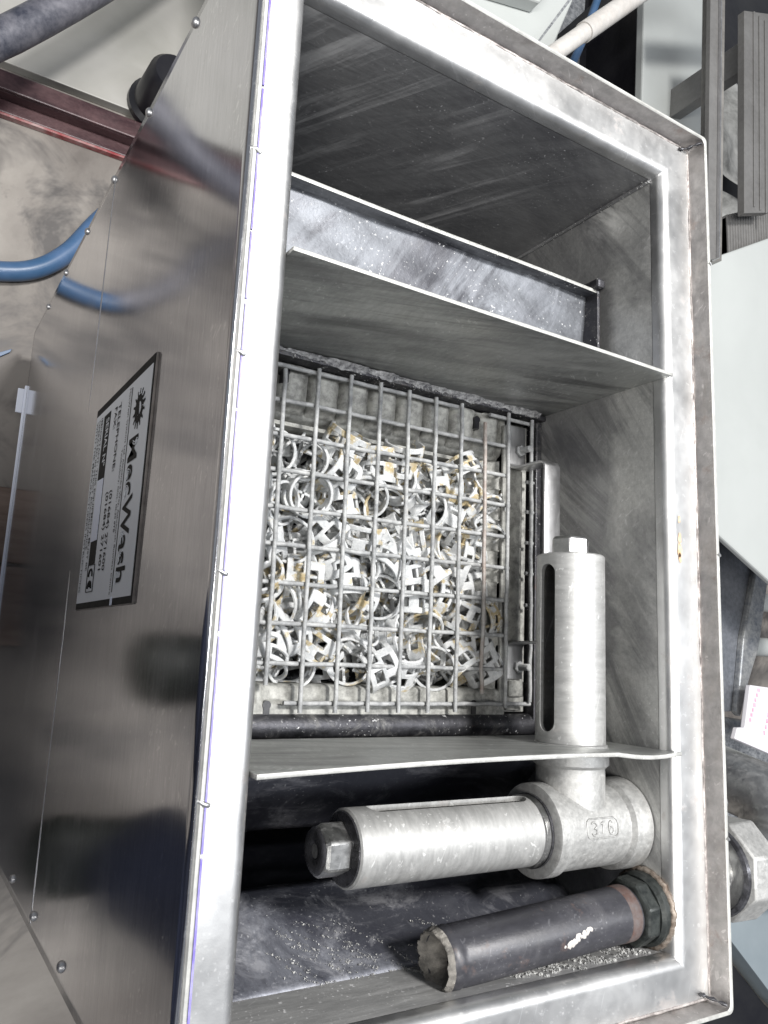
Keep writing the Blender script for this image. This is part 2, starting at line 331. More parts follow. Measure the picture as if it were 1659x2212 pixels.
def bake(o, cutters):
    """apply booleans and drop the cutters"""
    for c_ in cutters:
        b = o.modifiers.new('b', 'BOOLEAN'); b.operation = 'DIFFERENCE'; b.solver = 'EXACT'; b.object = c_
    bpy.context.view_layer.update()
    me = bpy.data.meshes.new_from_object(o.evaluated_get(bpy.context.evaluated_depsgraph_get()))
    o.modifiers.clear(); o.data = me
    for c_ in cutters: bpy.data.objects.remove(c_)
    return o
def grid(fn, nu, nv):
    b = MB(); k = b.add([fn(i/nu, j/nv) for j in range(nv+1) for i in range(nu+1)])
    for j in range(nv):
        for i in range(nu):
            a = k+j*(nu+1)+i; b.face([a, a+1, a+nu+2, a+nu+1])
    return b

# ------------------------------------------------------------------ floor
fb = MB(); fb.prism([(-14, -12), (18, -12), (18, 16), (-14, 16)], FLOOR-.1, FLOOR)
struct(fb.obj('floor', 'floor'))

# ------------------------------------------------------------------ tank
XL, XR, YF, YB = .452, 1.31, -.515, 1.062
WL, WR, WF, WB = .080, .093, .088, .094
FZ = -.040
tank = empty('wash_tank', (.9, .28, FLOOR), 'long open stainless steel wash tank with raised rim and baffle plates inside', 'tank')
def P(o): return under(o, tank)
def sweep(profile, mi_of, rc=0.010):
    """profile: (t, e, z): t = share of the flange width, e = extra beyond"""
    b = MB(); rows = []
    for t_, e, z in profile:
        x0, x1 = XL-WL*t_-e, XR+WR*t_+e; y0, y1 = YF-WF*t_-e, YB+WB*t_+e
        r = rc*(1 if t_ > .95 else .3); ring = []
        for cx, cy, a0 in ((x1-r, y1-r, 0), (x0+r, y1-r, 90), (x0+r, y0+r, 180), (x1-r, y0+r, 270)):
            for q in range(5):
                an = math.radians(a0+q*22.5); ring.append((cx+r*math.cos(an), cy+r*math.sin(an), z))
        rows.append(b.add(ring))
    n = 20
    for k, (a, c_) in enumerate(zip(rows, rows[1:])):
        for i in range(n):
            j = (i+1) % n; b.face([a+i, a+j, c_+j, c_+i], mi_of(k))
    return b
prof = [(0, 0, -.075)]
for q in range(0, 91, 15):
    an = math.radians(180-q); prof.append((0, .020*(1+math.cos(an)), FZ-.020+.020*math.sin(an)))
k1 = len(prof)
prof += [(.90, 0, FZ), (.955, 0, FZ-.004), (.97, 0, FZ+.001), (1, 0, FZ+.006), (1, 0, -.002), (1, .002, 0), (1, .0060, 0), (1, .0085, -.003), (1, .0085, -.05)]
rim = P(sweep(prof, lambda k: 0 if k < k1 else (1 if k < k1+4 else (2 if k < k1+7 else 0))).obj('rim', ['rim', 'lip', 'edge'], None, 35))
# weld bead in the groove between flange and lip, all round
def rect_path(x0, x1, y0, y1, z, step=.012, jit=.0005):
    pts = []
    for a, c_ in (((x0, y0), (x1, y0)), ((x1, y0), (x1, y1)), ((x1, y1), (x0, y1)), ((x0, y1), (x0, y0))):
        L = math.dist(a, c_); n = int(L/step)
        for i in range(n):
            f = i/n; pts.append((a[0]+(c_[0]-a[0])*f+random.uniform(-jit, jit), a[1]+(c_[1]-a[1])*f+random.uniform(-jit, jit), z+random.uniform(-jit, jit)))
    return pts
wb = MB().tube(rect_path(XL-WL+.006, XR+WR-.008, YF-WF+.008, YB+WB-.008, FZ-.001), .0030, 6, closed=True)
under(wb.obj('weld_seam', 'seam', None, 60), tank)
# corner scars
for (x, y) in ((XR+WR-.012, YB+WB-.01), (XR+WR-.012, YF-WF+.012)):
    b = MB()
    b.tube([(x+.008-.0045*i+random.uniform(-.0015, .0015), y+(.004-.0016*i if y > 0 else -.004+.0016*i)+random.uniform(-.0015, .0015), FZ+.004+.030*max(0, 1-i/5)) for i in range(9)], lambda f: .0028+.0018*math.sin(f*19), 7)
    under(b.obj('corner_weld', 'oily', None, 60), tank)
# spot weld ticks along the near lip and thin violet strips
for y in (1.02, .715, .405, .10, -.19):
    under(MB().tube([(XL-WL-.009, y+.004, -.006), (XL-WL-.001, y, .001), (XL-WL+.006, y-.002, -.003)], .0032, 6).obj('spot_weld', 'rim', None, 60), tank)
for y in (.86, .23, -.31): under(MB().tube([(XR+WR+.002, y+.004, .001), (XR+WR+.008, y, .0)], .003, 6).obj('spot_weld', 'rim', None, 60), tank)
b = MB(); random.seed(3); y = 1.15
while y > -.6:
    L = random.uniform(.10, .30); b.box((XL-WL+.0005, max(y-L, -.6), -.006), (XL-WL+.0035, y, -.0016)); y -= L+random.uniform(.003, .008)
under(b.obj('violet_strip', 'violet', None), tank)
b = MB()
for y, w in ((.300, .006), (.262, .009), (.238, .012), (.222, .008)):
    k = b.add([(1.338+w*math.cos(q)*.6+random.uniform(-.002, .002), y+w*math.sin(q)*1.3, FZ+.0009) for q in [2*math.pi*i/9 for i in range(9)]]); b.face([k+i for i in range(9)])
under(b.obj('rust_stain', 'rustspot'), tank)
# liner walls
b = MB(); b.box((XL, YB, -1.15), (XR, YB+.01, -.074)); P(b.obj('back_wall', 'back'))
b = MB(); b.box((XR, YF, -1.15), (XR+.01, YB, -.074)); P(b.obj('side_wall', 'wall'))
b = MB(); b.box((XL-.01, YF, -1.15), (XL, YB, -.074)); P(b.obj('side_wall', 'wall'))
b = MB(); b.box((XL, YF-.01, -.215), (XR, YF, -.074)); P(b.obj('front_wall', 'frontwall'))
# sloping front floor with a slightly dented surface
def slope(u, v):
    x = XL+(XR-XL)*u; y = YF+.095*v; z = -.212-.215*v
    w = .004*math.sin(x*17+v*4)*math.sin(v*3.1)
    return (x, y+w, z+w)
o = grid(slope, 60, 16).obj('sloping_plate', 'front', None, 60); so = o.modifiers.new('s', 'SOLIDIFY'); so.thickness = .004*S; so.offset = -1; P(o)
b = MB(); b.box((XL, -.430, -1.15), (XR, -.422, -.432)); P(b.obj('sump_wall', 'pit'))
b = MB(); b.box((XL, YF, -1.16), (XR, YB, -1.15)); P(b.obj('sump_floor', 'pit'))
# baffles
def sheet(x0, x1, y, z0, z1, th, mat, name, bow=None, nx=40, nz=14, dent=0.0, edge='edge'):
    def fn(u, v):
        x = x0+(x1-x0)*u; z = z0+(z1-z0)*v
        dy = bow(u, v) if bow else 0
        return (x, y+dy+dent*math.sin(x*9+1)*math.sin(z*11), z)
    o = grid(fn, nx, nz).obj(name, [mat, edge], None, 60)
    so = o.modifiers.new('s', 'SOLIDIFY'); so.thickness = th*S; so.offset = 0; so.use_rim = True; so.material_offset_rim = 1
    bv = o.modifiers.new('bevel', 'BEVEL'); bv.width = .0012*S; bv.segments = 2; bv.limit_method = 'ANGLE'; bv.angle_limit = math.radians(50)
    return P(o)
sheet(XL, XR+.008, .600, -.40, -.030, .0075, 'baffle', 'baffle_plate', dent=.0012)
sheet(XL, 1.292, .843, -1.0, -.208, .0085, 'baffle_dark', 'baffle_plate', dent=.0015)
def bow3(u, v):
    d = -.010*(1-u)**1.5*v + .006*math.sin(u*math.pi)*v
    if u > .80: d -= .006*math.sin((u-.80)/.20*math.pi)*v
    return d
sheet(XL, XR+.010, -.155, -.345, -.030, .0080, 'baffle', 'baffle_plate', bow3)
# weld line where the middle baffle meets the side wall, and a bead on top
b = MB().tube([(XR-.004, .600+.006*(i % 2)*.3, -.055-.011*i) for i in range(30)], .005, 6)
under(b.obj('weld_seam', 'wall', None, 60), tank)
b = MB().tube([(XR-.003, YB-.004, -.075-.02*i+random.uniform(-.003, .003)) for i in range(50)], .0045, 6)
under(b.obj('weld_seam', 'back', None, 60), tank)
# residue coated shelf between the two back baffles
def shelf(u, v):
    x = XL+(1.285-XL)*u; y = .604+(.840-.604)*v
    z = -.238-.010*math.sin(v*math.pi)+.0025*math.sin(x*23+y*31)*math.sin(y*40)
    return (x, y, z)
o = grid(shelf, 90, 26).obj('shelf_plate', 'foam', None, 60); so = o.modifiers.new('s', 'SOLIDIFY'); so.thickness = .01*S; P(o)
b = MB(); b.box((1.285, .604, -.262), (1.293, .852, -.205)); b.box((1.293, .604, -.262), (XR, .80, -.240)); P(b.obj('shelf_flange', 'grit', None, None, .002))
b = MB(); b.box((1.272, .845, -.24), (1.296, .868, -.190)); P(b.obj('corner_lug', 'grit', None, None, .006))
# ledges round the tray well
b = MB(); b.box((XL, .582, -.44), (XR, .5955, -.395)); b.box((1.292, -.15, -.46), (XR, .582, -.41)); P(b.obj('tray_ledge', 'grit', None, None, .003))
b = MB(); b.rev((XL, -.137, -.432), (1.30, -.137, -.432), [(0, .024), (.848, .024)], 20); P(b.obj('support_bar', 'grit', None, 40))
# sloping plate under the near baffle
def slope2(u, v):
    x = XL+(XR-XL)*u; y = -.170-.170*v; z = -.372-.150*v
    w = .006*math.sin(x*13+2)*math.sin(v*5+x*4)
    return (x, y, z+w)
o = grid(slope2, 60, 16).obj('sloping_plate', 'front', None, 60); so = o.modifiers.new('s', 'SOLIDIFY'); so.thickness = .006*S; P(o)

# outer casing
PX = XL-WL-.0085
def canning(u, v):
    y = 1.188-1.803*u; z = -.0015-2.2485*v; e_ = math.sin(math.pi*u)**.5*math.sin(math.pi*v)**.5
    return (PX-.0045+.0022*e_*math.sin(y*3.1+.5)*math.sin(z*3.7+1.0)+.0008*e_*math.sin(y*9+z*5), y, z)
o = grid(canning, 90, 90).obj('outer_panel', 'panel', None, 80); so = o.modifiers.new('s', 'SOLIDIFY'); so.thickness = .0035*S; so.offset = 1; panel = P(o)
b = MB(); b.box((PX+.006, 1.165, -2.25), (XR+WR, 1.171, -.051)); P(b.obj('outer_panel', 'panel'))
b = MB(); b.box((PX+.006, -.615, -2.25), (XR+WR, -.609, -.051)); P(b.obj('outer_panel', 'panel'))
b = MB(); b.box((XR+WR+.001, -.608, -2.25), (XR+WR+.007, 1.164, -.051)); P(b.obj('outer_panel', 'panel'))
b = MB(); b.box((PX-.012, -.615, -2.262), (PX+.004, .97, -2.2505)); b.box((PX-.035, .86, -2.262), (PX-.012, .955, -2.2505)); under(b.obj('bottom_flange', 'plate_white', None, None, .002), panel)
b = MB(); b.box((PX-.0053, -.6, -.972), (PX-.004, 1.18, -.966)); under(b.obj('crease', 'bracket'), panel)
PX -= .0045
def rivet(y, z):
    r = .0105
    b = MB().rev((PX+.001, y, z), (PX-.02, y, z), [(0, r), (.003, r), (.0065, r*.8), (.0085, r*.45), (.0088, .0001)], 16)
    return b.obj('rivet', 'bracket', None, 50)
rv = rivet(0, 0)
rpos = [(1.177, z) for z in (-.351, -.665, -.98, -1.295, -1.611, -1.93)]+[(-.577, z) for z in (-.32, -.63, -.94, -1.254, -1.57)]
for i, (y, z) in enumerate(rpos):
    o = rv if i == 0 else rv.copy()
    if i: COL.objects.link(o)
    under(o, panel); o.location = (0, y*S, z*S)

# ------------------------------------------------------------------ nameplate
px0 = PX-.0045
PY0, PY1, PZ0, PZ1 = .520, .070, -.375, -.832
def uv(u, v, lift=0.0): return Vector((px0-lift, PY0+(PY1-PY0)*u, PZ0+(PZ1-PZ0)*v))
b = MB(); b.box((px0, PY1, PZ1), (PX, PY0, PZ0)); plate = P(b.obj('nameplate', 'plate_edge', None, None, .001))
def rect(u0, v0, u1, v1, lift, name, mat, par=None, skew=0):
    b = MB(); k = b.add([uv(u0, v0, lift), uv(u1, v0, lift), uv(u1, v1, lift), uv(u0-skew, v1, lift), uv(u0, v0, 0), uv(u1, v0, 0), uv(u1, v1, 0), uv(u0-skew, v1, 0)])
    for f in ((0, 1, 2, 3), (0, 4, 5, 1), (1, 5, 6, 2), (2, 6, 7, 3), (3, 7, 4, 0)): b.face([k+i for i in f][::-1])
    return under(b.obj(name, mat), par or plate)
rect(.004, .004, .996, .996, .0012, 'plate_border', 'plate_black')
rect(.043, .020, .968, .985, .0020, 'plate_face', 'plate_silver')
def text(body, u, v, height, width, mat, name='lettering', lift=.0030, bold=0.0, par=None):
    """one line of text on the plate: u,v = lower left corner, height of capitals and width in plate shares"""
    cu = bpy.data.curves.new('t', 'FONT'); cu.body = body; cu.offset = bold; cu.resolution_u = 3
    to = bpy.data.objects.new('t', cu); COL.objects.link(to); bpy.context.view_layer.update()
    me = bpy.data.meshes.new_from_object(to.evaluated_get(bpy.context.evaluated_depsgraph_get()))
    bpy.data.objects.remove(to)
    xs = [q.co.x for q in me.vertices]; x0, x1 = min(xs), max(xs)
    for q in me.vertices:
        uu = u+(q.co.x-x0)/(x1-x0)*width; vv = v-q.co.y/.70*height
        q.co = W(uv(uu, vv, lift))
    me.flip_normals() if hasattr(me, 'flip_normals') else None
    return under(link(name, me, mat), par or plate)
text('MecWash', .308, .268, .135, .60, 'plate_black', 'logo_lettering', bold=.018)
# swoosh cuts in the logo letters
for u0 in (.325, .335):
    b = MB(); pts = [uv(u0+.012*math.sin(k/8*3.1), .14+.06*k/8, .0036) for k in range(9)]
    b.tube(pts, .0011, 4); under(b.obj('logo_swoosh', 'plate_silver'), plate)
for cu_, cv_ in ((.475, .225), (.545, .225), (.735, .215), (.815, .215), (.90, .235)):
    for rr in (.016, .026, .036):
        b = MB(); b.tube([uv(cu_+rr*math.cos(a), cv_+rr*.9*math.sin(a)+.01, .0036) for a in [math.radians(60+12*k) for k in range(14)]], .0011, 4)
        under(b.obj('logo_swoosh', 'plate_silver'), plate)
# gear emblem
b = MB(); gc = (.195, .168); k = []
outer, inner = [], []
for i in range(14):
    a = 2*math.pi*i/14
    for da, r in ((-.11, .062), (-.05, .088), (.05, .088), (.11, .062)):
        outer.append(uv(gc[0]+r*math.cos(a+da), gc[1]+r*math.sin(a+da), .0030))
        inner.append(uv(gc[0]+.030*math.cos(a+da), gc[1]+.033*math.sin(a+da), .0030))
ka, kb = b.add(outer), b.add(inner); n = len(outer)
for i in range(n): b.face([ka+i, kb+i, kb+(i+1) % n, ka+(i+1) % n])
k = b.add([uv(gc[0]+.029*math.cos(a), gc[1]+.032*math.sin(a), .0030) for a in [math.radians(-10+20*j) for j in range(10)]]); b.face([k+j for j in range(10)][::-1])
under(b.obj('gear_emblem', 'plate_black'), plate)
b = MB()
for i in (7, 8, 9, 10, 11):
    a = 2*math.pi*i/14; r0, r1 = .060, .084
    b.tube([uv(gc[0]+r0*math.cos(a-.2), gc[1]+r0*math.sin(a-.2), .0036), uv(gc[0]+r1*math.cos(a-.15), gc[1]+r1*math.sin(a-.15), .0036)], .0008, 4)
under(b.obj('gear_highlight', 'plate_silver'), plate)
rect(.066, .308, .943, .312, .0030, 'rule_line', 'plate_black')
text('MecWash Systems Ltd, Alexandra Way, Ashchurch Business Centre', .064, .352, .024, .888, 'plate_black')
text('Tewkesbury, Glos., GL20 8TB', .325, .392, .024, .362, 'plate_black')
text('TELEPHONE:', .084, .528, .044, .315, 'plate_black', bold=.006)
text('(01684) 271600', .484, .528, .044, .356, 'plate_black', bold=.006)
text('FAX:', .088, .598, .044, .102, 'plate_black', bold=.006)
text('(01684) 271601', .482, .598, .044, .352, 'plate_black', bold=.006)
rect(.078, .680, .796, .806, .0028, 'serial_bar', 'plate_black')
text('SERIAL N\u00ba', .104, .745, .055, .235, 'plate_silver', lift=.0036, bold=.012)
rect(.400, .684, .688, .802, .0036, 'serial_field', 'plate_white', skew=.004)
b = MB()
for a_, c_ in (((.800, .668), (.922, .668)), ((.922, .668), (.922, .800)), ((.922, .800), (.798, .800)), ((.798, .800), (.800, .668))):
    b.tube([uv(*a_, .003), uv(*c_, .003)], .0009, 4)
under(b.obj('mark_frame', 'plate_black'), plate)
def ce(cx, cy, r, bar):
    b = MB(); b.tube([uv(cx+r*math.cos(a), cy+r*1.0*math.sin(a), .003) for a in [math.radians(90+10*k) for k in range(19)]], .0019, 5)
    if bar: b.tube([uv(cx-r, cy, .003), uv(cx-.006, cy, .003)], .0019, 5)
    under(b.obj('conformity_mark', 'plate_black'), plate)
ce(.853, .734, .034, False); ce(.908, .734, .034, True)
text('IMPORTANT: THIS EQUIPMENT MUST BE', .075, .862, .030, .745, 'plate_black', bold=.002)
text('OPERATED IN STRICT ACCORDANCE', .075, .910, .030, .640, 'plate_black', bold=.002)
text('WITH THE MANUFACTURERS INSTRUCTIONS.', .075, .958, .030, .850, 'plate_black', bold=.002)
rect(.962, .300, .996, .318, .0034, 'paint_tick', 'plate_white')

# grit lying in streaks on the front slope and along seams
from mathutils import noise as mnoise
random.seed(41); b = MB()
def bit(p, s_):
    q = [Vector((random.gauss(0, 1), random.gauss(0, 1), random.gauss(0, 1))).normalized()*s_*random.uniform(.6, 1.2) for _ in range(4)]
    k = b.add([Vector(p)+v for v in q])
    for f in ((0, 1, 2), (0, 3, 1), (1, 3, 2), (2, 3, 0)): b.face([k+i for i in f])
def on_slope(x, v):
    q = slope((x-XL)/(XR-XL), v); return Vector(q)+Vector((0, .0015, .0012))
for x0 in [.86+.021*i for i in range(21)]:
    x0 += random.uniform(-.006, .006); z0 = random.uniform(-.10, -.075) if x0 > .98 else random.uniform(-.17, -.13); L_ = random.uniform(.09, .13); dx = random.uniform(.045, .07)
    for _ in range(230):
        f = random.random()**1.25; x = x0-dx*f+random.gauss(0, .0045*(1.15-f))
        if x < 1.305: bit((x, YF+.0012, z0-L_*f), random.uniform(.0008, .0032)*(1.2-f*.5))
for _ in range(26):
    x0 = random.uniform(.56, .92); v0 = random.uniform(.05, .6); dx, dv = random.uniform(.03, .09), random.uniform(-.35, -.1)
    for _ in range(34):
        f = random.random(); bit(on_slope(x0+dx*f+random.gauss(0, .003), max(0, v0+dv*f)), random.uniform(.0007, .0026))
for _ in range(220): bit(on_slope(random.uniform(.55, 1.29), random.random()), random.uniform(.0004, .0014))
for _ in range(160):
    z = -.075-random.random()**1.5*.5; bit((XR-.004-abs(random.gauss(0, .004)), YB-.004-abs(random.gauss(0, .004)), z), random.uniform(.0008, .0024))
for _ in range(170):
    x = random.uniform(.6, 1.29); bit((x, .843+random.gauss(0, .002), -.2065), random.uniform(.0006, .0017))
for _ in range(260): bit((random.uniform(.62, 1.28), .590-abs(random.gauss(0, .006)), -.392), random.uniform(.0008, .0026))
for _ in range(200):
    x = random.uniform(.6, 1.28); y = random.uniform(.61, .835); bit(Vector(shelf((x-XL)/(1.285-XL), (y-.604)/.236))+Vector((0, 0, .0012)), random.uniform(.0004, .0012))
g_ = P(b.obj('dried_grit', 'grit_white')); g_['kind'] = 'stuff'
def sludge(u, v):
    x = .50+(1.285-.50)*u; n_ = mnoise.noise(Vector((x*22, 1.3, 0)))+.5*mnoise.noise(Vector((x*60, 4, 0)))
    w = .009+.010*max(-.4, n_); y = .5955-w*v
    return (x, y+.0015*mnoise.noise(Vector((x*90, v*9, 2))), -.3935+.010*(1-v)**1.5*(1+n_)+.002*mnoise.noise(Vector((x*120, v*12, 7))))
P(grid(sludge, 260, 8).obj('sludge_line', 'sludge', None, 70))

# ------------------------------------------------------------------ pipework
PZ = -.175; TY = -.303; TX = 1.1725
tee = MB()
tee.rev((1.0695, TY, PZ), (2, TY, PZ), [(0, .078), (.003, .0835), (.030, .084), (.036, .077), (.190, .076), (.196, .085), (.238, .087)], 64, cap1=True)
te = P(tee.obj('tee_fitting', 'cast', None, 40))
b = MB(); b.rev((TX, TY, PZ), (TX, 1, PZ), [(0, .066), (.112, .066), (.118, .0735), (.150, .0735)], 64); under(b.obj('tee_branch', 'cast', None, 40), te)
pr_ = []
for k in range(6): pr_ += [(.0035*k, .0615), (.0035*k+.0017, .0640)]
under(MB().rev((1.052, TY, PZ), (2, TY, PZ), pr_+[(.022, .0615)], 64, cap0=False, cap1=False).obj('pipe_thread', 'hexsteel', None, 25), te)
# inner rings where the pipes screw in
b = MB(); b.rev((1.064, TY, PZ), (2, TY, PZ), [(0, .0645), (.0, .0660), (.006, .0660), (.006, .0780)], 64, cap0=False, cap1=False); under(b.obj('thread_ring', 'oily', None, 40), te)
b = MB(); b.rev((TX, -.1545, PZ), (TX, 1, PZ), [(0, .0705), (.006, .0705), (.008, .066), (.02, .065)], 64); under(b.obj('lock_ring', 'pipe', None, 40), te)
def slotted(p0, dirv, length, r, slotdir, s0, s1, hw, mat, name):
    """a pipe with an obround slot cut through the wall on one side"""
    p0 = Vector(p0); d = Vector(dirv)
    b = MB(); b.rev(p0, p0+d, [(0, r-.002), (.002, r), (length-.003, r), (length, r-.003)], 96); o = b.obj(name, mat, None, 35)
    b = MB(); b.rev(p0+d*.004, p0+d, [(0, r-.009), (length-.013, r-.009)], 64); c1 = b.obj('c', mat)
    sd = Vector(slotdir).normalized(); w = d.cross(sd).normalized(); outl = []
    for k in range(13):
        a = math.radians(-90+15*k); outl.append(d*(s1-hw+hw*math.cos(a))+w*(hw*math.sin(a)))
    for k in range(13):
        a = math.radians(90+15*k); outl.append(d*(s0+hw+hw*math.cos(a))+w*(hw*math.sin(a)))
    b = MB(); n = len(outl); k0 = b.add([p0+q+sd*.02 for q in outl]+[p0+q+sd*(r+.05) for q in outl])
    b.face([k0+i for i in range(n)][::-1]); b.face([k0+n+i for i in range(n)])
    for i in range(n): b.face([k0+i, k0+(i+1) % n, k0+n+(i+1) % n, k0+n+i])
    c2 = b.obj('c', mat)
    bm = bmesh.new(); bm.from_mesh(c2.data); bmesh.ops.recalc_face_normals(bm, faces=bm.faces); bm.to_mesh(c2.data); bm.free()
    bake(o, [c1, c2]); o.data.shade_smooth(); o.data.set_sharp_from_angle(angle=math.radians(35))
    bv = o.modifiers.new('bevel', 'BEVEL'); bv.width = .0012*S; bv.segments = 2; bv.limit_method = 'ANGLE'; bv.angle_limit = math.radians(50)
    return o
pa = under(slotted((TX, -.148, PZ), (0, 1, 0), .3676, .0676, (-1, 0, .05), .022, .345, .0185, 'pipe_y', 'slotted_pipe'), te)
pb = under(slotted((1.078, TY, PZ), (-1, 0, 0), .4055, .0612, (0, 1, .08), .028, .365, .0185, 'pipe', 'slotted_pipe'), te)
def hexplug(p, d, r, length, name, hollow, start=0.0):
    p = Vector(p); d = Vector(d); b = MB()
    b.rev(p, p+d, [(0, r), (length*.82, r), (length, r*.88)], 6, start=start, cap1=not hollow)
    if hollow: b.rev(p, p+d, [(length, r*.88), (length, r*.66), (length*.35, r*.60)], 6, start=start, cap0=False, mi=1)
    return b.obj(name, ['hexsteel', 'oily'], None, 20, .0035)
under(hexplug((TX, .2185, PZ), (0, 1, 0), .0405, .040, 'hex_plug', False, .2), te)
b = MB().rev((.6735, TY, PZ), (.6, TY, PZ), [(0, .058), (.003, .056), (.004, .046), (.006, .040)], 48); cap = under(b.obj('end_cap', 'oily', None, 40), te)
under(hexplug((.669, TY, PZ), (-1, 0, 0), .0430, .046, 'hex_plug', False, .45), te)
b = MB().rev((.6235, TY, PZ), (.6, TY, PZ), [(0, .036), (.002, .034), (.004, .030), (.003, .014), (.0, .010)], 40); under(b.obj('plug_face', 'oily', None, 60), te)
# raised grade mark 316 in a rounded frame
tc_ = Vector((1.181, 0, 0)); ang = math.radians(82)
def tp(a_, s_, lift):   # a_ along x, s_ along the arc
    an = ang-s_/.076
    return Vector((1.181+a_, TY+(.076+lift)*math.cos(an), PZ+(.076+lift)*math.sin(an)))
b = MB(); hw_, hh_, rr = .040, .017, .010; pts = []
for cx, cy, a0 in ((hw_-rr, hh_-rr, 0), (-hw_+rr, hh_-rr, 90), (-hw_+rr, -hh_+rr, 180), (hw_-rr, -hh_+rr, 270)):
    for q in range(6):
        a_ = math.radians(a0+q*18); pts.append(tp(cx+rr*math.cos(a_), -(cy+rr*math.sin(a_)), .0006))
b.tube(pts, .0016, 6, closed=True)
under(b.obj('grade_frame', 'cast', None, 60), te)
digits = {'3': [[(-.9, .75), (-.5, 1), (.2, 1), (.75, .7), (.7, .3), (.1, .05), (-.2, .03)], [(-.2, .03), (.3, 0), (.8, -.3), (.75, -.75), (.2, -1), (-.5, -1), (-.9, -.7)]],
          '1': [[(-.45, .6), (.05, 1), (.05, -1)]],
          '6': [[(.7, .8), (.2, 1), (-.4, .85), (-.75, .3), (-.8, -.4), (-.4, -.95), (.2, -1), (.7, -.75), (.8, -.3), (.45, .05), (-.1, .1), (-.6, -.15)]]}
for ch, cx in (('3', -.0215), ('1', 0.0), ('6', .0215)):
    b = MB()
    for st_ in digits[ch]:
        fine = []
        for (ax_, ay_), (bx_, by_) in zip(st_, st_[1:]):
            fine += [(ax_+(bx_-ax_)*q/3, ay_+(by_-ay_)*q/3) for q in range(3)]
        fine.append(st_[-1]); b.tube([tp(cx+.0075*px_, .0110*py_, .0008) for px_, py_ in fine], .0017, 6)
    under(b.obj('grade_digit', 'cast', None, 60), te)

# black drain pipe
c0, c1 = Vector((1.300, -.447, -.112)), Vector((.835, -.478, -.132)); dd = (c1-c0); L = dd.length; dn = dd.normalized()
b = MB(); rr_ = .0485
b.rev(c0, c1, [(.02, rr_), (L-.032, rr_), (L-.028, rr_-.0015), (L-.022, rr_+.0012), (L-.004, rr_), (L, rr_-.005), (L-.002, rr_-.010), (L-.06, rr_-.014), (L-.12, rr_-.016)], 64)
drain = P(b.obj('drain_pipe', 'blackpipe', None, 50))
random.seed(11)
from mathutils import noise as mnoise
u_ = dn.orthogonal().normalized(); w_ = dn.cross(u_)
def crustf(u, v):        # a lumpy annulus over the mouth, running back into a nearly blocked bore
    a_ = 2*math.pi*u; lump = mnoise.noise(Vector((math.cos(a_)*2.2, math.sin(a_)*2.2, 3+v*1.5)))
    rad = (rr_+.0012)*(1-v)+v*(.017+.012*mnoise.noise(Vector((math.cos(a_)*1.3+4, math.sin(a_)*1.3, 1))))
    d = L-.003+.012*math.sin(min(1, v*3)*math.pi*.9)-.055*max(0, v-.35)**1.2
    fine = .0030*mnoise.noise(Vector((math.cos(a_)*14*rad/rr_, math.sin(a_)*14*rad/rr_, v*3)))
    return tuple(c0+dn*(d+.006*lump*math.sin(math.pi*min(1, v+.1))+fine)+(u_*math.cos(a_)+w_*math.sin(a_))*(rad+fine))
b = grid(crustf, 96, 22)
under(b.obj('crust', 'crust', None, 60), drain)
b = MB().rev(c0, c1, [(.050, rr_), (.051, rr_+.0008), (.074, rr_+.0008), (.075, rr_)], 64, cap0=False, cap1=False); under(b.obj('rust_band', 'rustband', None, 50), drain)
b = MB().rev(c0, c1, [(.012, .057), (.016, .062), (.040, .062), (.046, .057), (.047, .050)], 8, start=.3); under(b.obj('lock_nut', 'greennut', None, 25, .003), drain)
b = MB().rev(c0, c1, [(-.005, .066), (.008, .066), (.014, .060)], 48); under(b.obj('washer', 'greennut', None, 40), drain)
b = MB(); pts = []
for k in range(72):
    a_ = 2*math.pi*k/72; u_ = dn.orthogonal().normalized(); w_ = dn.cross(u_)
    rj = .067+.0012*math.sin(a_*26)+random.uniform(-.0012, .0012)
    pts.append(Vector((XR-.004+.0012*math.sin(a_*26), c0.y+rj*math.cos(a_), c0.z-.002+rj*math.sin(a_))))
b.tube(pts, lambda f: .0068, 7, closed=True); under(b.obj('weld_bead', 'weld', None, 60), drain)
b = MB()   # pale scar on the pipe
for k in range(26):
    q = k/25; a_ = .9-.45*q+random.uniform(-.05, .05)
    p = c0+dn*(.235-.055*q+random.uniform(-.006, .006)); r_ = rr_+.0008
    b.rev(p+Vector((0, math.sin(-a_+.65)*r_*.9, math.cos(-a_+.65)*r_-.001)), p+Vector((0, math.sin(-a_+.65)*r_*1.2, math.cos(-a_+.65)*r_*1.3)), [(0, random.uniform(.003, .007)), (.0012, .001)], 6, start=k)
under(b.obj('pale_scar', 'paint_white', None, 60), drain)

# union nut and elbow outside the far side
uc = Vector((XR+WR+.006, -.405, -.135)); X1 = Vector((1, 0, 0)); b = MB()
b.rev(uc, uc+X1, [(0, .058), (.125, .058)], 40); b.rev(uc+X1*.120, uc+X1, [(0, .076), (.004, .086), (.016, .088)], 48)
uo = P(b.obj('union_joint', 'hexsteel', None, 40))
b = MB().rev(uc+X1*.02, uc+X1, [(0, .056), (.002, .066), (.085, .066)], 6, start=.2); under(b.obj('union_tail', 'cast', None, 20, .003), uo)
b = MB().rev(uc+X1*.118, uc+X1, [(.0, .084), (.004, .091), (.012, .093)], 48, cap0=False); under(b.obj('seal_ring', 'oily', None, 40), uo)
b = MB().rev(uc+X1*.134, uc+X1, [(0, .088), (.006, .104), (.082, .106), (.092, .098), (.094, .075)], 8, start=.39); under(b.obj('union_nut', 'cast', None, 20, .004), uo)
pts = [uc+X1*.20, uc+X1*.30]
for k in range(1, 10):
    a_ = math.radians(10*k); pts.append(uc+Vector((.30+.12*math.sin(a_), .12*(1-math.cos(a_)), -.05*k/9)))
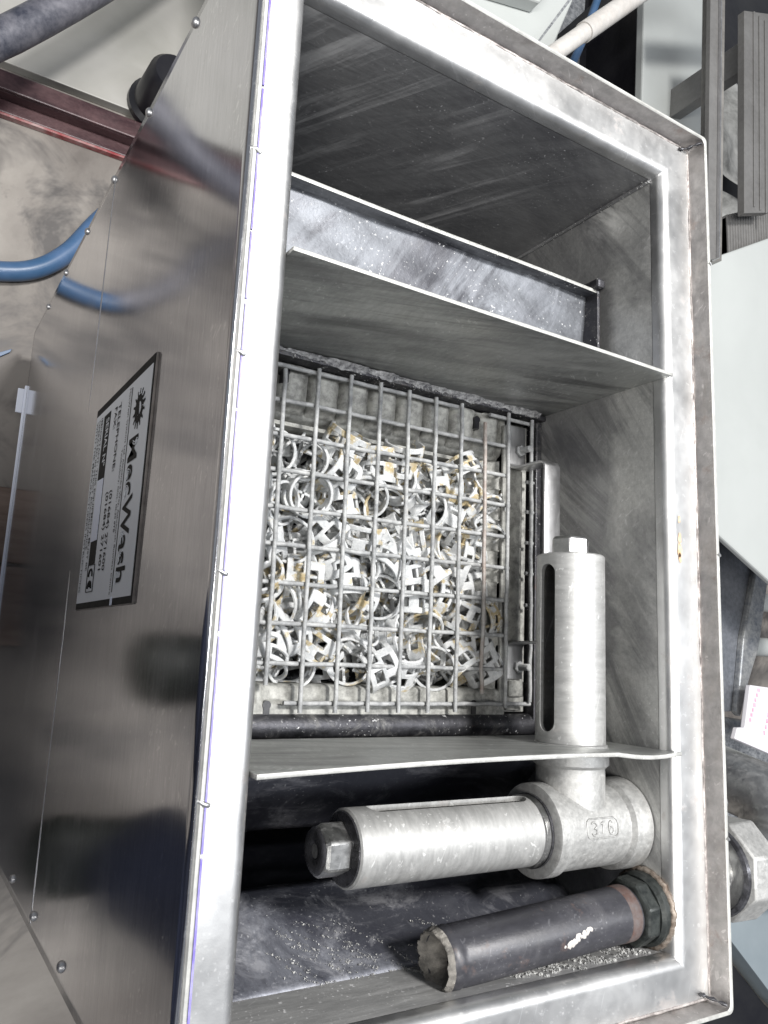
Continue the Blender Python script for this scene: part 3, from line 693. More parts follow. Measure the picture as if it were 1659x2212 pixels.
pts.append(pts[-1]+Vector((0, .06, -.25)))
under(MB().tube(pts, .074, 24).obj('elbow_pipe', 'hexsteel', None, 50), uo)
b = MB().rev((XR+WR+.004, -.247, -.03), (3, -.247, -.03), [(0, .018), (.022, .018), (.028, .012), (.030, .002)], 16); P(b.obj('bolt', 'hexsteel', None, 40))
b = MB().box((XR+WR+.008, -.31, -.13), (XR+WR+.028, -.26, -.05)); P(b.obj('clip', 'oily', None, None, .003))

# ------------------------------------------------------------------ media tray and wire grille
tray = empty('media_tray', (.85, .23, -.6), 'shallow dirty grey tray with scalloped edges holding scaled packing rings', 'tray')
TXL, TXR = .465, 1.212
def T(o): return under(o, tray)
cell = .0727; gx0 = .617
def pocket(x):
    f = ((x-gx0)/cell) % 1.0
    return max(0.0, math.sin(math.pi*min(1, max(0, (f-.06)/.88))))**.45
def band1(u, v):       # far band: pockets that dip towards the rings
    x = TXL+(TXR-TXL)*u; y = .578-.118*v
    h = pocket(x)
    f_ = ((x-gx0)/cell) % 1.0
    e_ = max(0, 1-abs((f_-.5)/.46)**3.2); m_ = (1 if v < .5 else math.sqrt(max(0, 1-((v-.5)/.26)**2)))*min(1, v/.05)
    m_ *= 1 if e_ > 0 else 0
    z = -.462-.004*v+.036*(e_**.55)*m_*(1-.25*v)+(.030*(1-v/.05) if v < .05 else 0)
    if v > .80: z -= .06*(v-.80)/.2
    return (x, y, z)
o = grid(band1, 300, 44).obj('tray_edge', 'tray', None, 70); so = o.modifiers.new('s', 'SOLIDIFY'); so.thickness = .004*S; so.offset = -1; T(o)
def band2(u, v):       # near band
    x = TXL+(TXR+.004-TXL)*u; y = -.060-.057*v
    h = pocket(x); z = -.428
    if v < .62: z -= .020*h*(min(1, (.62-v)/.1))**.5*(1-v*.6)
    if v < .06: z -= .03*(.06-v)/.06
    return (x, y, z)
o = grid(band2, 190, 20).obj('tray_edge', 'tray', None, 70); so = o.modifiers.new('s', 'SOLIDIFY'); so.thickness = .004*S; so.offset = -1; T(o)
# side wall of the tray with ribs, and back/near inner walls
def side(u, v):
    y = -.06+.53*u; z = -.432-.25*v; f = ((y+.02)/cell) % 1
    return (1.204-.010*(1 if .2 < f < .8 else 0)-.085*min(1, v*2.2), y, z)
o = grid(side, 130, 8).obj('tray_side', 'tray', None, 50); so = o.modifiers.new('s', 'SOLIDIFY'); so.thickness = .003*S; T(o)
b = MB(); b.box((TXL, .458, -.70), (TXR, .466, -.455)); b.box((TXL, -.068, -.70), (TXR, -.060, -.460)); b.box((TXL-.006, -.068, -.70), (TXL, .466, -.44)); T(b.obj('tray_wall', 'tray'))
b = MB(); b.box((TXL, -.06, -.71), (TXR, .46, -.702)); T(b.obj('tray_bottom', 'oily'))  # black colour stands in for the shade in the voids between rings
b = MB(); b.box((1.200, -.10, -.432), (1.221, .560, -.422)); b.box((1.2205, -.11, -.445), (1.285, .57, -.4365)); b.box((1.222, -.105, -.436), (1.262, .455, -.424)); b.box((1.222, .455, -.436), (1.262, .565, -.428)); b.box((1.262, -.105, -.47), (1.268, .57, -.45)); T(b.obj('side_rail', 'tray', None, None, .003))
b = MB(); b.box((1.222, -.075, -.4235), (1.266, -.040, -.415)); T(b.obj('side_lug', 'tray', None, None, .003))
# keyhole slots
for x, y in ((.628, .560), (1.118, .556), (.635, -.098), (1.128, -.092)):
    b = MB(); b.rev((x, y, -.450), (x, y, 0), [(0, .0085), (.028, .0085)], 16); b.box((x-.0065, y-.022, -.450), (x+.0065, y, -.4225)); T(b.obj('keyhole_slot', 'black'))
def bolt(x, y):
    r = T(MB().rev((x, y, -.424), (x, y, 1), [(0, .019), (.004, .019), (.0045, .010)], 24).obj('washer', 'grate', None, 40))
    under(MB().rev((x, y, -.4195), (x, y, 1), [(0, .0145), (.011, .0145), (.013, .012)], 6, start=random.random()).obj('nut', 'grate', None, 20, .0015), r)
    b = MB(); pr = []
    for k in range(14): pr += [(.002*k, .0062), (.002*k+.001, .0078)]
    under(b.rev((x, y, -.408), (x+.004, y, -.37), pr+[(.0285, .006)], 14).obj('threaded_stud', 'grate', None, 30), r)
bolt(1.243, .500); bolt(1.247, -.008)
# strap handle: foot, riser, long top strap, return
prof = [(.560, -.4185), (.466, -.4185), (.456, -.412), (.453, -.398), (.453, -.318), (.450, -.306), (.440, -.300), (.060, -.300), (.050, -.306), (.047, -.318), (.047, -.398), (.044, -.412), (.036, -.4185), (-.036, -.4185)]
b = MB(); k0 = b.add([(x, y, z) for (y, z) in prof for x in (1.215, 1.262)])
for i in range(len(prof)-1): b.face([k0+2*i, k0+2*i+1, k0+2*i+3, k0+2*i+2])
o = b.obj('strap_handle', 'bracket', None, 30); so = o.modifiers.new('s', 'SOLIDIFY'); so.thickness = .0055*S; so.offset = 0
bv = o.modifiers.new('bevel', 'BEVEL'); bv.width = .0015*S; bv.segments = 2; bv.limit_method = 'ANGLE'; bv.angle_limit = math.radians(60); T(o)

grille = empty('wire_grille', (.9, .23, -.4), 'welded grey square wire mesh laid flat over the packing rings', 'wire mesh')
def G(o): return under(o, grille)
def wire(pts, r=.0046, mat='grate'):
    P_ = [Vector(p) for p in pts]; out = []
    for a_, c_ in zip(P_, P_[1:]):
        n = max(2, int((c_-a_).length/.03))
        out += [a_.lerp(c_, i/n)+Vector((random.uniform(-1, 1), random.uniform(-1, 1), random.uniform(-1, 1)))*.0009 for i in range(n)]
    out.append(P_[-1])
    return G(MB().tube(out, r, 9).obj('wire', mat, None, 60))
random.seed(5)
for x, y0, y1 in ((.472, .575, -.10), (.545, .575, -.105), (.616, .555, -.060), (.690, .571, -.110), (.765, .574, -.110), (.838, .575, -.108), (.9115, .574, -.109), (.984, .574, -.109), (1.0555, .574, -.107), (1.1935, .580, -.098), (1.2655, .577, -.085)):
    wire([(x-.002, y0, -.3955), (x+.001, y1, -.3955)])
wire([(1.121, .544, -.3955), (1.128, .10, -.3955), (1.127, 0, -.398), (1.131, -.030, -.402), (1.139, -.068, -.409)], mat='rustwire')
for y in (.494, .423, .353, .279, .207, .133, .057, -.018):
    x1 = 1.197 if y not in (.353, .279, .207, .133) else 1.205
    wire([(.465, y-.003, -.4050), (x1, y+.003+.004*(y > .1), -.4050)])
wire([(.465, .563, -.4045), (1.05, .568, -.4045)]); wire([(1.14, .568, -.4045), (1.275, .569, -.4045)])
wire([(.660, -.093, -.4050), (1.275, -.090, -.4050)])
for y in (.425, .353, .279, .207, .133): G(MB().tube([(1.256, y, -.4050), (1.279, y, -.4050)], .0045, 8).obj('wire', 'grate', None, 60))

# ------------------------------------------------------------------ packing rings
def ring_mesh(nwin=5, seed=0, style=0, H=.076, oval=0.0):
    rnd = random.Random(seed); bm = bmesh.new(); R_ = .0455; seg = nwin*8
    zs = [0, .17, .44, .56, .83, 1.0]; V = []
    for j, zf in enumerate(zs):
        row = []
        for i in range(seg):
            a_ = 2*math.pi*i/seg; r = R_*(1+rnd.uniform(-.006, .006)); row.append(bm.verts.new((r*math.cos(a_)*(1+oval)*S, r*math.sin(a_)*(1-oval)*S, (zf-.5)*H*S)))
        V.append(row)
    per = seg//nwin
    for j in range(5):
        for i in range(seg):
            off = 0 if j < 2 else per//2
            if j in (1, 3) and (i+off) % per >= 3: continue
            bm.faces.new((V[j][i], V[j][(i+1) % seg], V[j+1][(i+1) % seg], V[j+1][i]))
    # tongues bent into the middle from every window
    def tongue(a_, z0, wz, L_, curl):
        pts = []
        for q in range(6):
            f = q/5; r = R_*(1-f*L_); an = a_+curl*f*f
            pts.append((r*math.cos(an), r*math.sin(an)))
        for (x0, y0), (x1, y1) in zip(pts, pts[1:]):
            q = [bm.verts.new((x*S, y*S, z*S)) for x, y, z in ((x0, y0, z0), (x1, y1, z0), (x1, y1, z0+wz), (x0, y0, z0+wz))]
            bm.faces.new(q)
    for k in range(nwin):
        if style != 2 or k % 2: tongue(2*math.pi*(k+.62)/nwin, (.17-.5)*H, .27*H, .95 if style == 1 else .62, rnd.uniform(.1, .9))
        if style == 0: tongue(2*math.pi*(k+.12)/nwin, (.56-.5)*H, .27*H, .60, rnd.uniform(-.9, -.1))
    me = bpy.data.meshes.new('packing_ring'); bm.to_mesh(me); bm.free()
    o = bpy.data.objects.new('t', me); COL.objects.link(o)
    so = o.modifiers.new('s', 'SOLIDIFY'); so.thickness = .0060*S; so.offset = 0
    bv = o.modifiers.new('b', 'BEVEL'); bv.width = .0012*S; bv.segments = 1; bv.limit_method = 'ANGLE'; bv.angle_limit = math.radians(45)
    bpy.context.view_layer.update()
    me2 = bpy.data.meshes.new_from_object(o.evaluated_get(bpy.context.evaluated_depsgraph_get())); bpy.data.objects.remove(o)
    me2.shade_smooth(); me2.set_sharp_from_angle(angle=math.radians(35)); return me2
RM = [ring_mesh(5, 1), ring_mesh(4, 2, 1), ring_mesh(5, 3, 2), ring_mesh(4, 4, 1, .060, .05), ring_mesh(6, 5, 2, .070, -.06), ring_mesh(5, 6, 2, .048, .03)]
RV = {}
for mname in ('ring', 'ring_ochre'):
    for i, me in enumerate(RM):
        mm_ = me.copy(); mm_.materials.clear(); mm_.materials.append(M[mname])
        for p_ in mm_.polygons: p_.material_index = 0
        RV[(mname, i)] = mm_
ords = ['first', 'second', 'third', 'fourth', 'fifth', 'sixth', 'seventh', 'eighth', 'ninth', 'tenth', 'eleventh']
used_labels = {}
def put_ring(x, y, z, axis, spin, mname, var, layer):
    o = bpy.data.objects.new('packing_ring', RV[(mname, var)]); COL.objects.link(o)
    q = Vector(axis).normalized().to_track_quat('Z', 'Y')
    o.rotation_mode = 'QUATERNION'; o.rotation_quaternion = q @ Matrix.Rotation(spin, 4, 'Z').to_quaternion()
    o.location = W((x, y, z))
    up = abs(Vector(axis).normalized().dot(Vector((-.5, -.1, .8)).normalized()))
    pose = 'end up' if up > .8 else ('tilted' if up > .45 else 'lying sideways')
    cx = max(0, min(9, int((x-.545)/cell))); cy = max(0, min(8, int((.575-y)/cell)))
    colr = 'ochre' if mname == 'ring_ochre' else 'white'
    dep = '' if layer == 0 else ('lower ' if layer == 1 else 'deep ')
    lab = f'{dep}{colr} packing ring {pose}, {ords[cy]} row from back, {ords[cx]} column from left'
    n = used_labels.get(lab, 0); used_labels[lab] = n+1
    if n: lab = lab.replace('packing ring', 'second ring')
    tag(o, lab, 'packing ring', 'scaled packing rings heaped in the tray')
    return o
random.seed(21); placed = []
def ok(x, y, z, dmin):
    return all((x-a)**2+(y-b_)**2+((z-c_)*1.0)**2 > dmin*dmin for a, b_, c_ in placed)
CD = Vector((0, 0, 1))
def toward(x, y, z):   # axis pointing at the camera
    return (Vector((0, 0, 1.0))-Vector((x, y, z))).normalized()
def at(zx, zy, z=-.465):   # (from measured places of the ring heap)
    return zx, zy, z
special = [(.685, .225, 'face', 'ring'), (.700, .395, 'face', 'ring'), (.835, -.012, 'face', 'ring_ochre'), (1.052, -.020, 'face', 'ring'), (.990, .390, 'tilt', 'ring_ochre'),
           (.905, .320, 'face', 'ring_ochre'), (1.060, .245, 'tilt', 'ring_ochre'), (.905, .125, 'face', 'ring'), (1.065, .065, 'tilt', 'ring'), (.790, .090, 'tilt', 'ring_ochre'),
           (1.135, .235, 'sideY', 'ring'), (1.135, .160, 'sideY', 'ring'), (1.140, .045, 'sideY', 'ring'), (.630, .400, 'face', 'ring'), (1.055, .395, 'sideY', 'ring_ochre'), (.640, .300, 'tilt', 'ring'),
           (.715, .150, 'sideY', 'ring_ochre'), (.960, .200, 'side', 'ring'), (.880, .410, 'side', 'ring_ochre'), (.985, .130, 'side', 'ring')]
for x, y, kind, mn in special:
    z = -.470; t_ = toward(x, y, z)
    if kind == 'face': ax = t_+Vector((random.uniform(-.12, .12), random.uniform(-.12, .12), 0))
    elif kind == 'tilt': ax = t_+Vector((random.uniform(.5, .9), random.uniform(-.5, .5), 0))
    elif kind == 'sideY': ax = Vector((.9, random.uniform(-.2, .2), .3))
    else: ax = Vector((random.uniform(-.4, .4), 1, random.uniform(-.2, .2)))
    placed.append((x, y, z)); put_ring(x, y, z, ax, random.uniform(0, 6), mn, random.randrange(6), 0)
for layer, (z0, dmin, tries, zj) in enumerate(((-.464, .058, 18000, .012), (-.520, .056, 9000, .014))):
    for _ in range(tries):
        x = random.uniform(.51, 1.180); y = random.uniform(-.022, .440); z = z0+random.uniform(-zj, zj)
        if x > 1.12 and layer == 0 and random.random() < .6: continue
        if layer and x < .56: continue
        if not ok(x, y, z, dmin): continue
        placed.append((x, y, z))
        ax = Vector((random.gauss(0, 1), random.gauss(0, 1), random.gauss(0, 1)))
        if ax.length < .1: ax = Vector((1, 0, 0))
        put_ring(x, y, z, ax, random.uniform(0, 6), 'ring_ochre' if random.random() < .45 else 'ring', random.randrange(6), layer)

# ------------------------------------------------------------------ surroundings, left of the tank
def slab(name, poly, z0, z1, mat, label, cat, bevel=.004, group=None):
    return tag(MB().prism(poly, z0, z1).obj(name, mat, None, None, bevel), label, cat, group)
gm_ = empty('grey_machine', (-.5, 4, FLOOR), 'warm grey painted machine behind the red beam with a black round foot', 'machine')
b = MB(); b.prism([(-3, 2.38), (1.9, 2.38), (1.9, 6), (-3, 6)], FLOOR, -2.40); under(b.obj('base_plate', 'paint_beige', None, None, .004), gm_)
rb = empty('steel_beam', (-.5, 2.25, FLOOR), 'dark red oily steel beam lying on the floor before the grey machine base', 'beam')
b = MB(); b.prism([(-3, 2.185), (.98, 2.160), (.98, 2.35), (-3, 2.375)], FLOOR+.001, -2.42); b.prism([(-3, 2.24), (.98, 2.215), (.98, 2.235), (-3, 2.26)], -2.42, -2.36); b.prism([(-3, 2.24), (.98, 2.215), (.98, 2.30), (-3, 2.325)], -2.36, -2.345); under(b.obj('beam_body', 'redsteel', None, None, .006), rb)
b = MB(); b.prism([(-3, 2.172), (.98, 2.148), (.98, 2.159), (-3, 2.184)], FLOOR+.001, -2.418); under(b.obj('beam_edge', 'redchip', None, None, .002), rb)
mf = under(MB().rev((.76, 2.44, -2.40), (.76, 2.42, 1), [(0, .13), (.03, .13), (.05, .11), (.25, .10), (.28, .08)], 28).obj('round_foot', 'black', None, 40), gm_)
pts = []
for k in range(30):
    f = k/29; x = -1.4+2.6*f; g_ = x-.085; pts.append((x, 2.14+(1.2*g_+.25*g_*g_ if g_ > 0 else 1.2*g_/(1-2.2*g_)), -1.95))
tag(MB().tube(pts, .066, 20).obj('bent_tube', 'darkbar', None, 60), 'thick dusty dark blue bent tube crossing above the grey machine', 'tube')
cp = [(.02, 1.47), (.12, 1.45), (.32, 1.50), (.46, 1.62), (.58, 1.82), (.72, 2.0), (1.0, 2.08), (1.5, 2.05)]
def smooth(pts, n=8):
    out = []
    P_ = [pts[0]]+list(pts)+[pts[-1]]
    for i in range(1, len(P_)-2):
        p0, p1, p2, p3 = (Vector(q) for q in P_[i-1:i+3])
        for k in range(n):
            t_ = k/n; out.append(.5*((2*p1)+(-p0+p2)*t_+(2*p0-5*p1+4*p2-p3)*t_*t_+(-p0+3*p1-3*p2+p3)*t_**3))
    out.append(Vector(pts[-1])); return out
ah = empty('air_hose', (.3, 1.5, FLOOR), 'thick blue air hose curving over the concrete beside the tank', 'hose')
under(MB().tube(smooth([(x, y, -2.408) for x, y in cp]), .040, 18).obj('hose_tube', 'bluehose', None, 60), ah)
under(MB().tube(smooth([(.05, 1.465, -2.405), (-.05, 1.50, -2.405), (-.22, 1.62, -2.405), (-.40, 1.85, -2.405), (-.75, 2.05, -2.405), (-1.6, 2.08, -2.405)]), .044, 18).obj('hose_sleeve', 'darkbar', None, 60), ah)
slab('plastic_scrap', [(.262, 1.12), (.30, 1.15), (.305, 1.165), (.255, 1.135)], FLOOR+.001, -2.435, 'bluehose', 'tiny scrap of blue plastic on the stained floor', 'scrap', .001)
wp = empty('floor_boards', (.2, .35, FLOOR), 'two reddish brown boards on the floor under the near tank side', 'boards')
b = MB(); b.box((.25, .30, FLOOR+.001), (.60, .595, -2.42)); under(b.obj('board', 'wood', None, None, .006), wp)
b = MB(); b.box((.25, -.02, FLOOR+.001), (.60, .285, -2.42)); under(b.obj('board', 'wood', None, None, .006), wp)

# ------------------------------------------------------------------ surroundings, beyond the far side
cb = empty('machine_cabinet', (3.5, 1.3, FLOOR), 'pale greenish grey flat topped machine cabinet close beyond the far rim', 'cabinet')
b = MB(); b.prism([(2.75, 1.73), (4.35, 2.62), (4.15, .10), (2.75, .766)], -1.235, -1.20); under(b.obj('cabinet_top', 'paint_grey', None, None, .01), cb)
b = MB(); b.prism([(3.35, 1.85), (4.25, 2.35), (4.05, .65), (3.35, .95)], FLOOR, -1.236); under(b.obj('cabinet_body', 'black'), cb)
gp = empty('swarf_bin', (3.7, .2, FLOOR), 'blue grey sheet metal bin with worn folded edge below the cabinet', 'bin')
b = MB(); b.prism([(3.2, .95), (3.99, .60), (3.84, .18), (3.765, -.195), (3.2, -.19)], -1.66, -1.63); under(b.obj('bin_lid', 'blueplate', None, None, .004), gp)
b = MB(); b.prism([(3.991, .60), (4.10, .56), (3.98, .14), (3.88, -.04), (3.80, -.22), (3.766, -.195), (3.841, .18)], -1.64, -1.60); under(b.obj('folded_edge', 'foldedge', None, None, .01), gp)
b = MB(); b.prism([(3.22, .9), (3.92, .58), (3.78, .18), (3.70, -.18), (3.22, -.18)], FLOOR, -1.661); under(b.obj('bin_body', 'mottled'), gp)
for dx, dy, dz, lab in ((4.55, .42, -1.85, 'upper of two pale grey round bars beside the bin'), (4.60, .16, -1.9, 'lower of two pale grey round bars beside the bin')):
    tag(MB().rev((4.15, dy, dz), (6, dy, dz), [(0, .055), (1.6, .055)], 20).obj('round_bar', 'paint_grey', None, 40), lab, 'bar', 'round bars')
tag(MB().rev((3.45, -.235, -1.72), (4.3, -.32, -1.72), [(0, .045), (.85, .045)], 20).obj('steel_rod', 'foldedge', None, 40), 'worn steel rod lying below the bin by the printed card', 'rod')
mb = empty('mottled_machine_bed', (4.6, -.85, FLOOR), 'mottled blue grey sheet metal machine bed beyond the union nut', 'machine bed')
b = MB(); b.prism([(3.9, -.27), (5.6, -.55), (5.6, -1.43), (3.9, -1.25)], FLOOR, -2.0); under(b.obj('bed_top', 'mottled', None, None, .008), mb)
b = MB(); b.box((3.9, -.62, -1.999), (5.6, -.60, -1.985)); b.box((4.28, -1.20, -1.999), (4.62, -1.185, -1.99)); under(b.obj('bed_seam', 'black'), mb)
ca = empty('printed_card', (3.8, -.2, -1.56), 'white folded card with faded pink print beside the bin', 'card')
b = MB(); b.prism([(3.74, -.055), (4.05, -.075), (4.05, -.44), (3.60, -.315), (3.625, -.262), (3.685, -.262)], -1.53, -1.50); under(b.obj('card_sheet', 'paper', None, None, .006), ca)
random.seed(9)
for ox, oy, L_, w_ in ((3.715, -.235, .17, .016), (3.83, -.30, .20, .012)):
    b = MB()
    for k in range(7):
        y = oy+L_*k/7; x = ox+.10*k/7*.9; b.box((x, y, -1.4998), (x+w_+random.uniform(0, .008), y+L_/9, -1.4985)); b.box((x+w_*.2, y+.004, -1.4985), (x+w_*.5, y+L_/13, -1.498))
    under(b.obj('faded_print', 'pink'), ca)
slab('blue_floor_panel', [(4.3, -1.33), (5.9, -1.50), (5.9, -2.60), (5.1, -2.03), (4.45, -1.42)], FLOOR, -2.3, 'paint_blue', 'flat pale blue grey panel beyond the near right corner', 'panel')
ap = empty('oily_chip_pan', (4.6, -2.3, FLOOR), 'black oily pan past the near right corner of the tank', 'pan')
b = MB(); b.prism([(3.6, -1.20), (4.40, -1.44), (5.08, -2.06), (5.9, -2.66), (5.9, -4), (3.6, -4)], FLOOR, -2.38); under(b.obj('pan_body', 'black', None, None, .01), ap)

wc = empty('white_machine_cover', (1.8, 2.9, FLOOR), 'greenish white sheet metal machine cover behind the far end of the tank', 'machine cover')
b = MB(); b.prism([(.95, 2.36), (2.06, 2.50), (2.36, 3.25), (2.36, 4.2), (.95, 4.2)], -1.26, -1.20); under(b.obj('cover_top', 'paint_grey', None, None, .008), wc)
b = MB(); b.prism([(1.0, 2.42), (2.0, 2.55), (2.3, 3.25), (2.3, 4.1), (1.0, 4.1)], FLOOR, -1.261); under(b.obj('cover_body', 'paint_grey'), wc)
b = MB(); b.prism([(1.70, 2.595), (1.95, 2.66), (2.08, 2.90), (2.08, 3.4), (1.70, 3.4)], -1.199, -1.13); under(b.obj('raised_box', 'paint_grey', None, None, .008), wc)
b = MB(); b.prism([(1.985, 2.53), (1.993, 2.527), (2.22, 2.90), (2.21, 2.905)], -1.1995, -1.198); under(b.obj('cover_seam', 'mottled'), wc)
wpp = empty('white_conduit', (2.1, 2.5, -1.0), 'grimy white conduit slanting over the machine cover', 'conduit')
b = MB(); b.rev((1.62, 2.005, -1.0), (2.075, 2.495, -1.0), [(0, .034), (.69, .034)], 24); under(b.obj('conduit_sleeve', 'paint_white', None, 40), wpp)
b = MB(); b.rev((2.075, 2.495, -1.0), (2.8, 3.27, -1.0), [(-.02, .040), (.9, .040)], 24); under(b.obj('conduit_tube', 'paint_white', None, 40), wpp)
tag(MB().tube(smooth([(2.30, 2.35, -1.55), (2.47, 2.82, -1.5), (2.58, 3.08, -1.5), (2.68, 3.36, -1.5), (2.95, 4.1, -1.5)]), .020, 14).obj('thin_air_hose', 'bluehose', None, 60), 'thin bright blue air hose passing under the white conduit', 'hose')
slab('brown_steel_plate', [(2.45, 2.9), (3.02, 3.15), (3.18, 4.6), (2.45, 4.6)], -2.1, -2.0, 'mottled', 'stained brownish steel plate by the thin blue hose', 'plate')
slab('machine_pedestal', [(3.05, 2.4), (6.5, 1.2), (6.5, 6.0), (3.25, 6.0)], FLOOR, -2.33, 'black', 'wide black oily machine pedestal beyond the far corner', 'pedestal')
gd = empty('grey_machine_door', (3.7, 3.8, FLOOR), 'large greenish grey machine door between black gap and dark upright', 'machine door')
b = MB(); b.prism([(3.34, 2.9), (3.90, 2.9), (4.06, 4.9), (3.44, 4.9)], -1.86, -1.80); under(b.obj('door_face', 'paint_grey', None, None, .01), gd)
b = MB(); b.prism([(3.905, 2.9), (3.99, 2.9), (4.14, 4.9), (4.065, 4.9)], -1.95, -1.84); under(b.obj('door_edge', 'greypost'), gd)
b = MB(); b.prism([(3.40, 3.0), (3.86, 3.0), (4.0, 4.8), (3.5, 4.8)], -2.33, -1.861); under(b.obj('door_frame', 'black'), gd)
ub = empty('long_guide_rail', (2.8, 2.4, -.95), 'long narrow guide rail with thin bright edge beyond the far corner', 'rail')
b = MB(); b.prism([(2.700, 1.68), (2.758, 1.70), (2.875, 3.6), (2.82, 3.6)], -.95, -.93); under(b.obj('rail_strip', 'greypost'), ub)
b = MB(); b.prism([(2.759, 1.70), (2.765, 1.70), (2.882, 3.6), (2.876, 3.6)], -.95, -.915); under(b.obj('bright_edge', 'bracket'), ub)
b = MB(); b.prism([(2.766, 1.70), (2.825, 1.72), (2.955, 3.6), (2.883, 3.6)], -1.02, -.95); under(b.obj('rail_body', 'steelbar'), ub)
b = MB(); b.prism([(2.86, 3.45), (2.96, 3.45), (2.98, 3.6), (2.88, 3.6)], FLOOR, -1.021); under(b.obj('rail_post', 'black'), ub)
def crumple(poly, name, seed, label):
    rnd = random.Random(seed); cx = sum(p[0] for p in poly)/4; cy = sum(p[1] for p in poly)/4
    def fn(u, v):
        a_, b_, c_, d_ = (Vector((*p, 0)) for p in poly)
        p = (a_*(1-u)+b_*u)*(1-v)+(d_*(1-u)+c_*u)*v
        e = min(u, 1-u, v, 1-v)*4
        return (p.x, p.y, -2.20+.05*math.sin(p.x*9+seed)*math.sin(p.y*8)+rnd.uniform(-.012, .012)*min(1, e))
    o = grid(fn, 14, 18).obj(name, 'paper_grey', None, 30); so = o.modifiers.new('s', 'SOLIDIFY'); so.thickness = .004*S
    return tag(o, label, 'sheet')
M['paper_grey'] = plain('crumpled grey sheet', (.10, .10, .095), (.62, .62, .60), .5, 5, 7, bump=.3)
crumple([(4.55, 3.55), (5.15, 3.40), (5.15, 4.25), (4.70, 4.45)], 'crumpled_sheet', 1, 'upper crumpled pale sheet seen between the rail and grey upright')
crumple([(4.50, 2.75), (5.05, 2.65), (5.10, 3.20), (4.55, 3.42)], 'crumpled_sheet', 2, 'lower crumpled pale sheet seen between the rail and grey upright')
gu = empty('grey_profile_upright', (3.6, 2.9, FLOOR), 'dull grey grooved metal upright above the ribbed duct', 'upright')
b = MB(); b.prism([(3.385, 2.26), (3.60, 2.34), (3.78, 3.60), (3.455, 3.46)], -1.24, -1.20)
for k in range(4):
    x = 3.46+.05*k; b.prism([(x, 2.32), (x+.014, 2.325), (x+.085, 3.50), (x+.07, 3.49)], -1.1995, -1.194)
b.prism([(3.60, 3.25), (3.70, 3.28), (3.74, 3.5), (3.62, 3.45)], -2.33, -1.241); under(b.obj('upright_body', 'greypost', None, None, .004), gu)
b = MB(); b.prism([(3.20, 3.42), (3.75, 3.66), (3.75, 3.80), (3.20, 3.56)], -1.15, -1.08); under(b.obj('top_bracket', 'foldedge', None, None, .006), gu)
rd = empty('ribbed_duct', (3.6, 2.3, FLOOR), 'grey ribbed duct above the pale cabinet edge', 'duct')
b = MB()
for k in range(24):
    x = 3.41+.0225*k; b.box((x, 2.06+.25*k/24, -1.42), (x+.014, 2.32+.27*k/24, -1.310))
b.prism([(3.41, 2.06), (3.94, 2.32), (3.94, 2.58), (3.41, 2.31)], -1.45, -1.315); b.prism([(3.43, 2.10), (3.90, 2.34), (3.90, 2.52), (3.43, 2.27)], -2.33, -1.451); under(b.obj('duct_body', 'greypost', None, None, .006), rd)

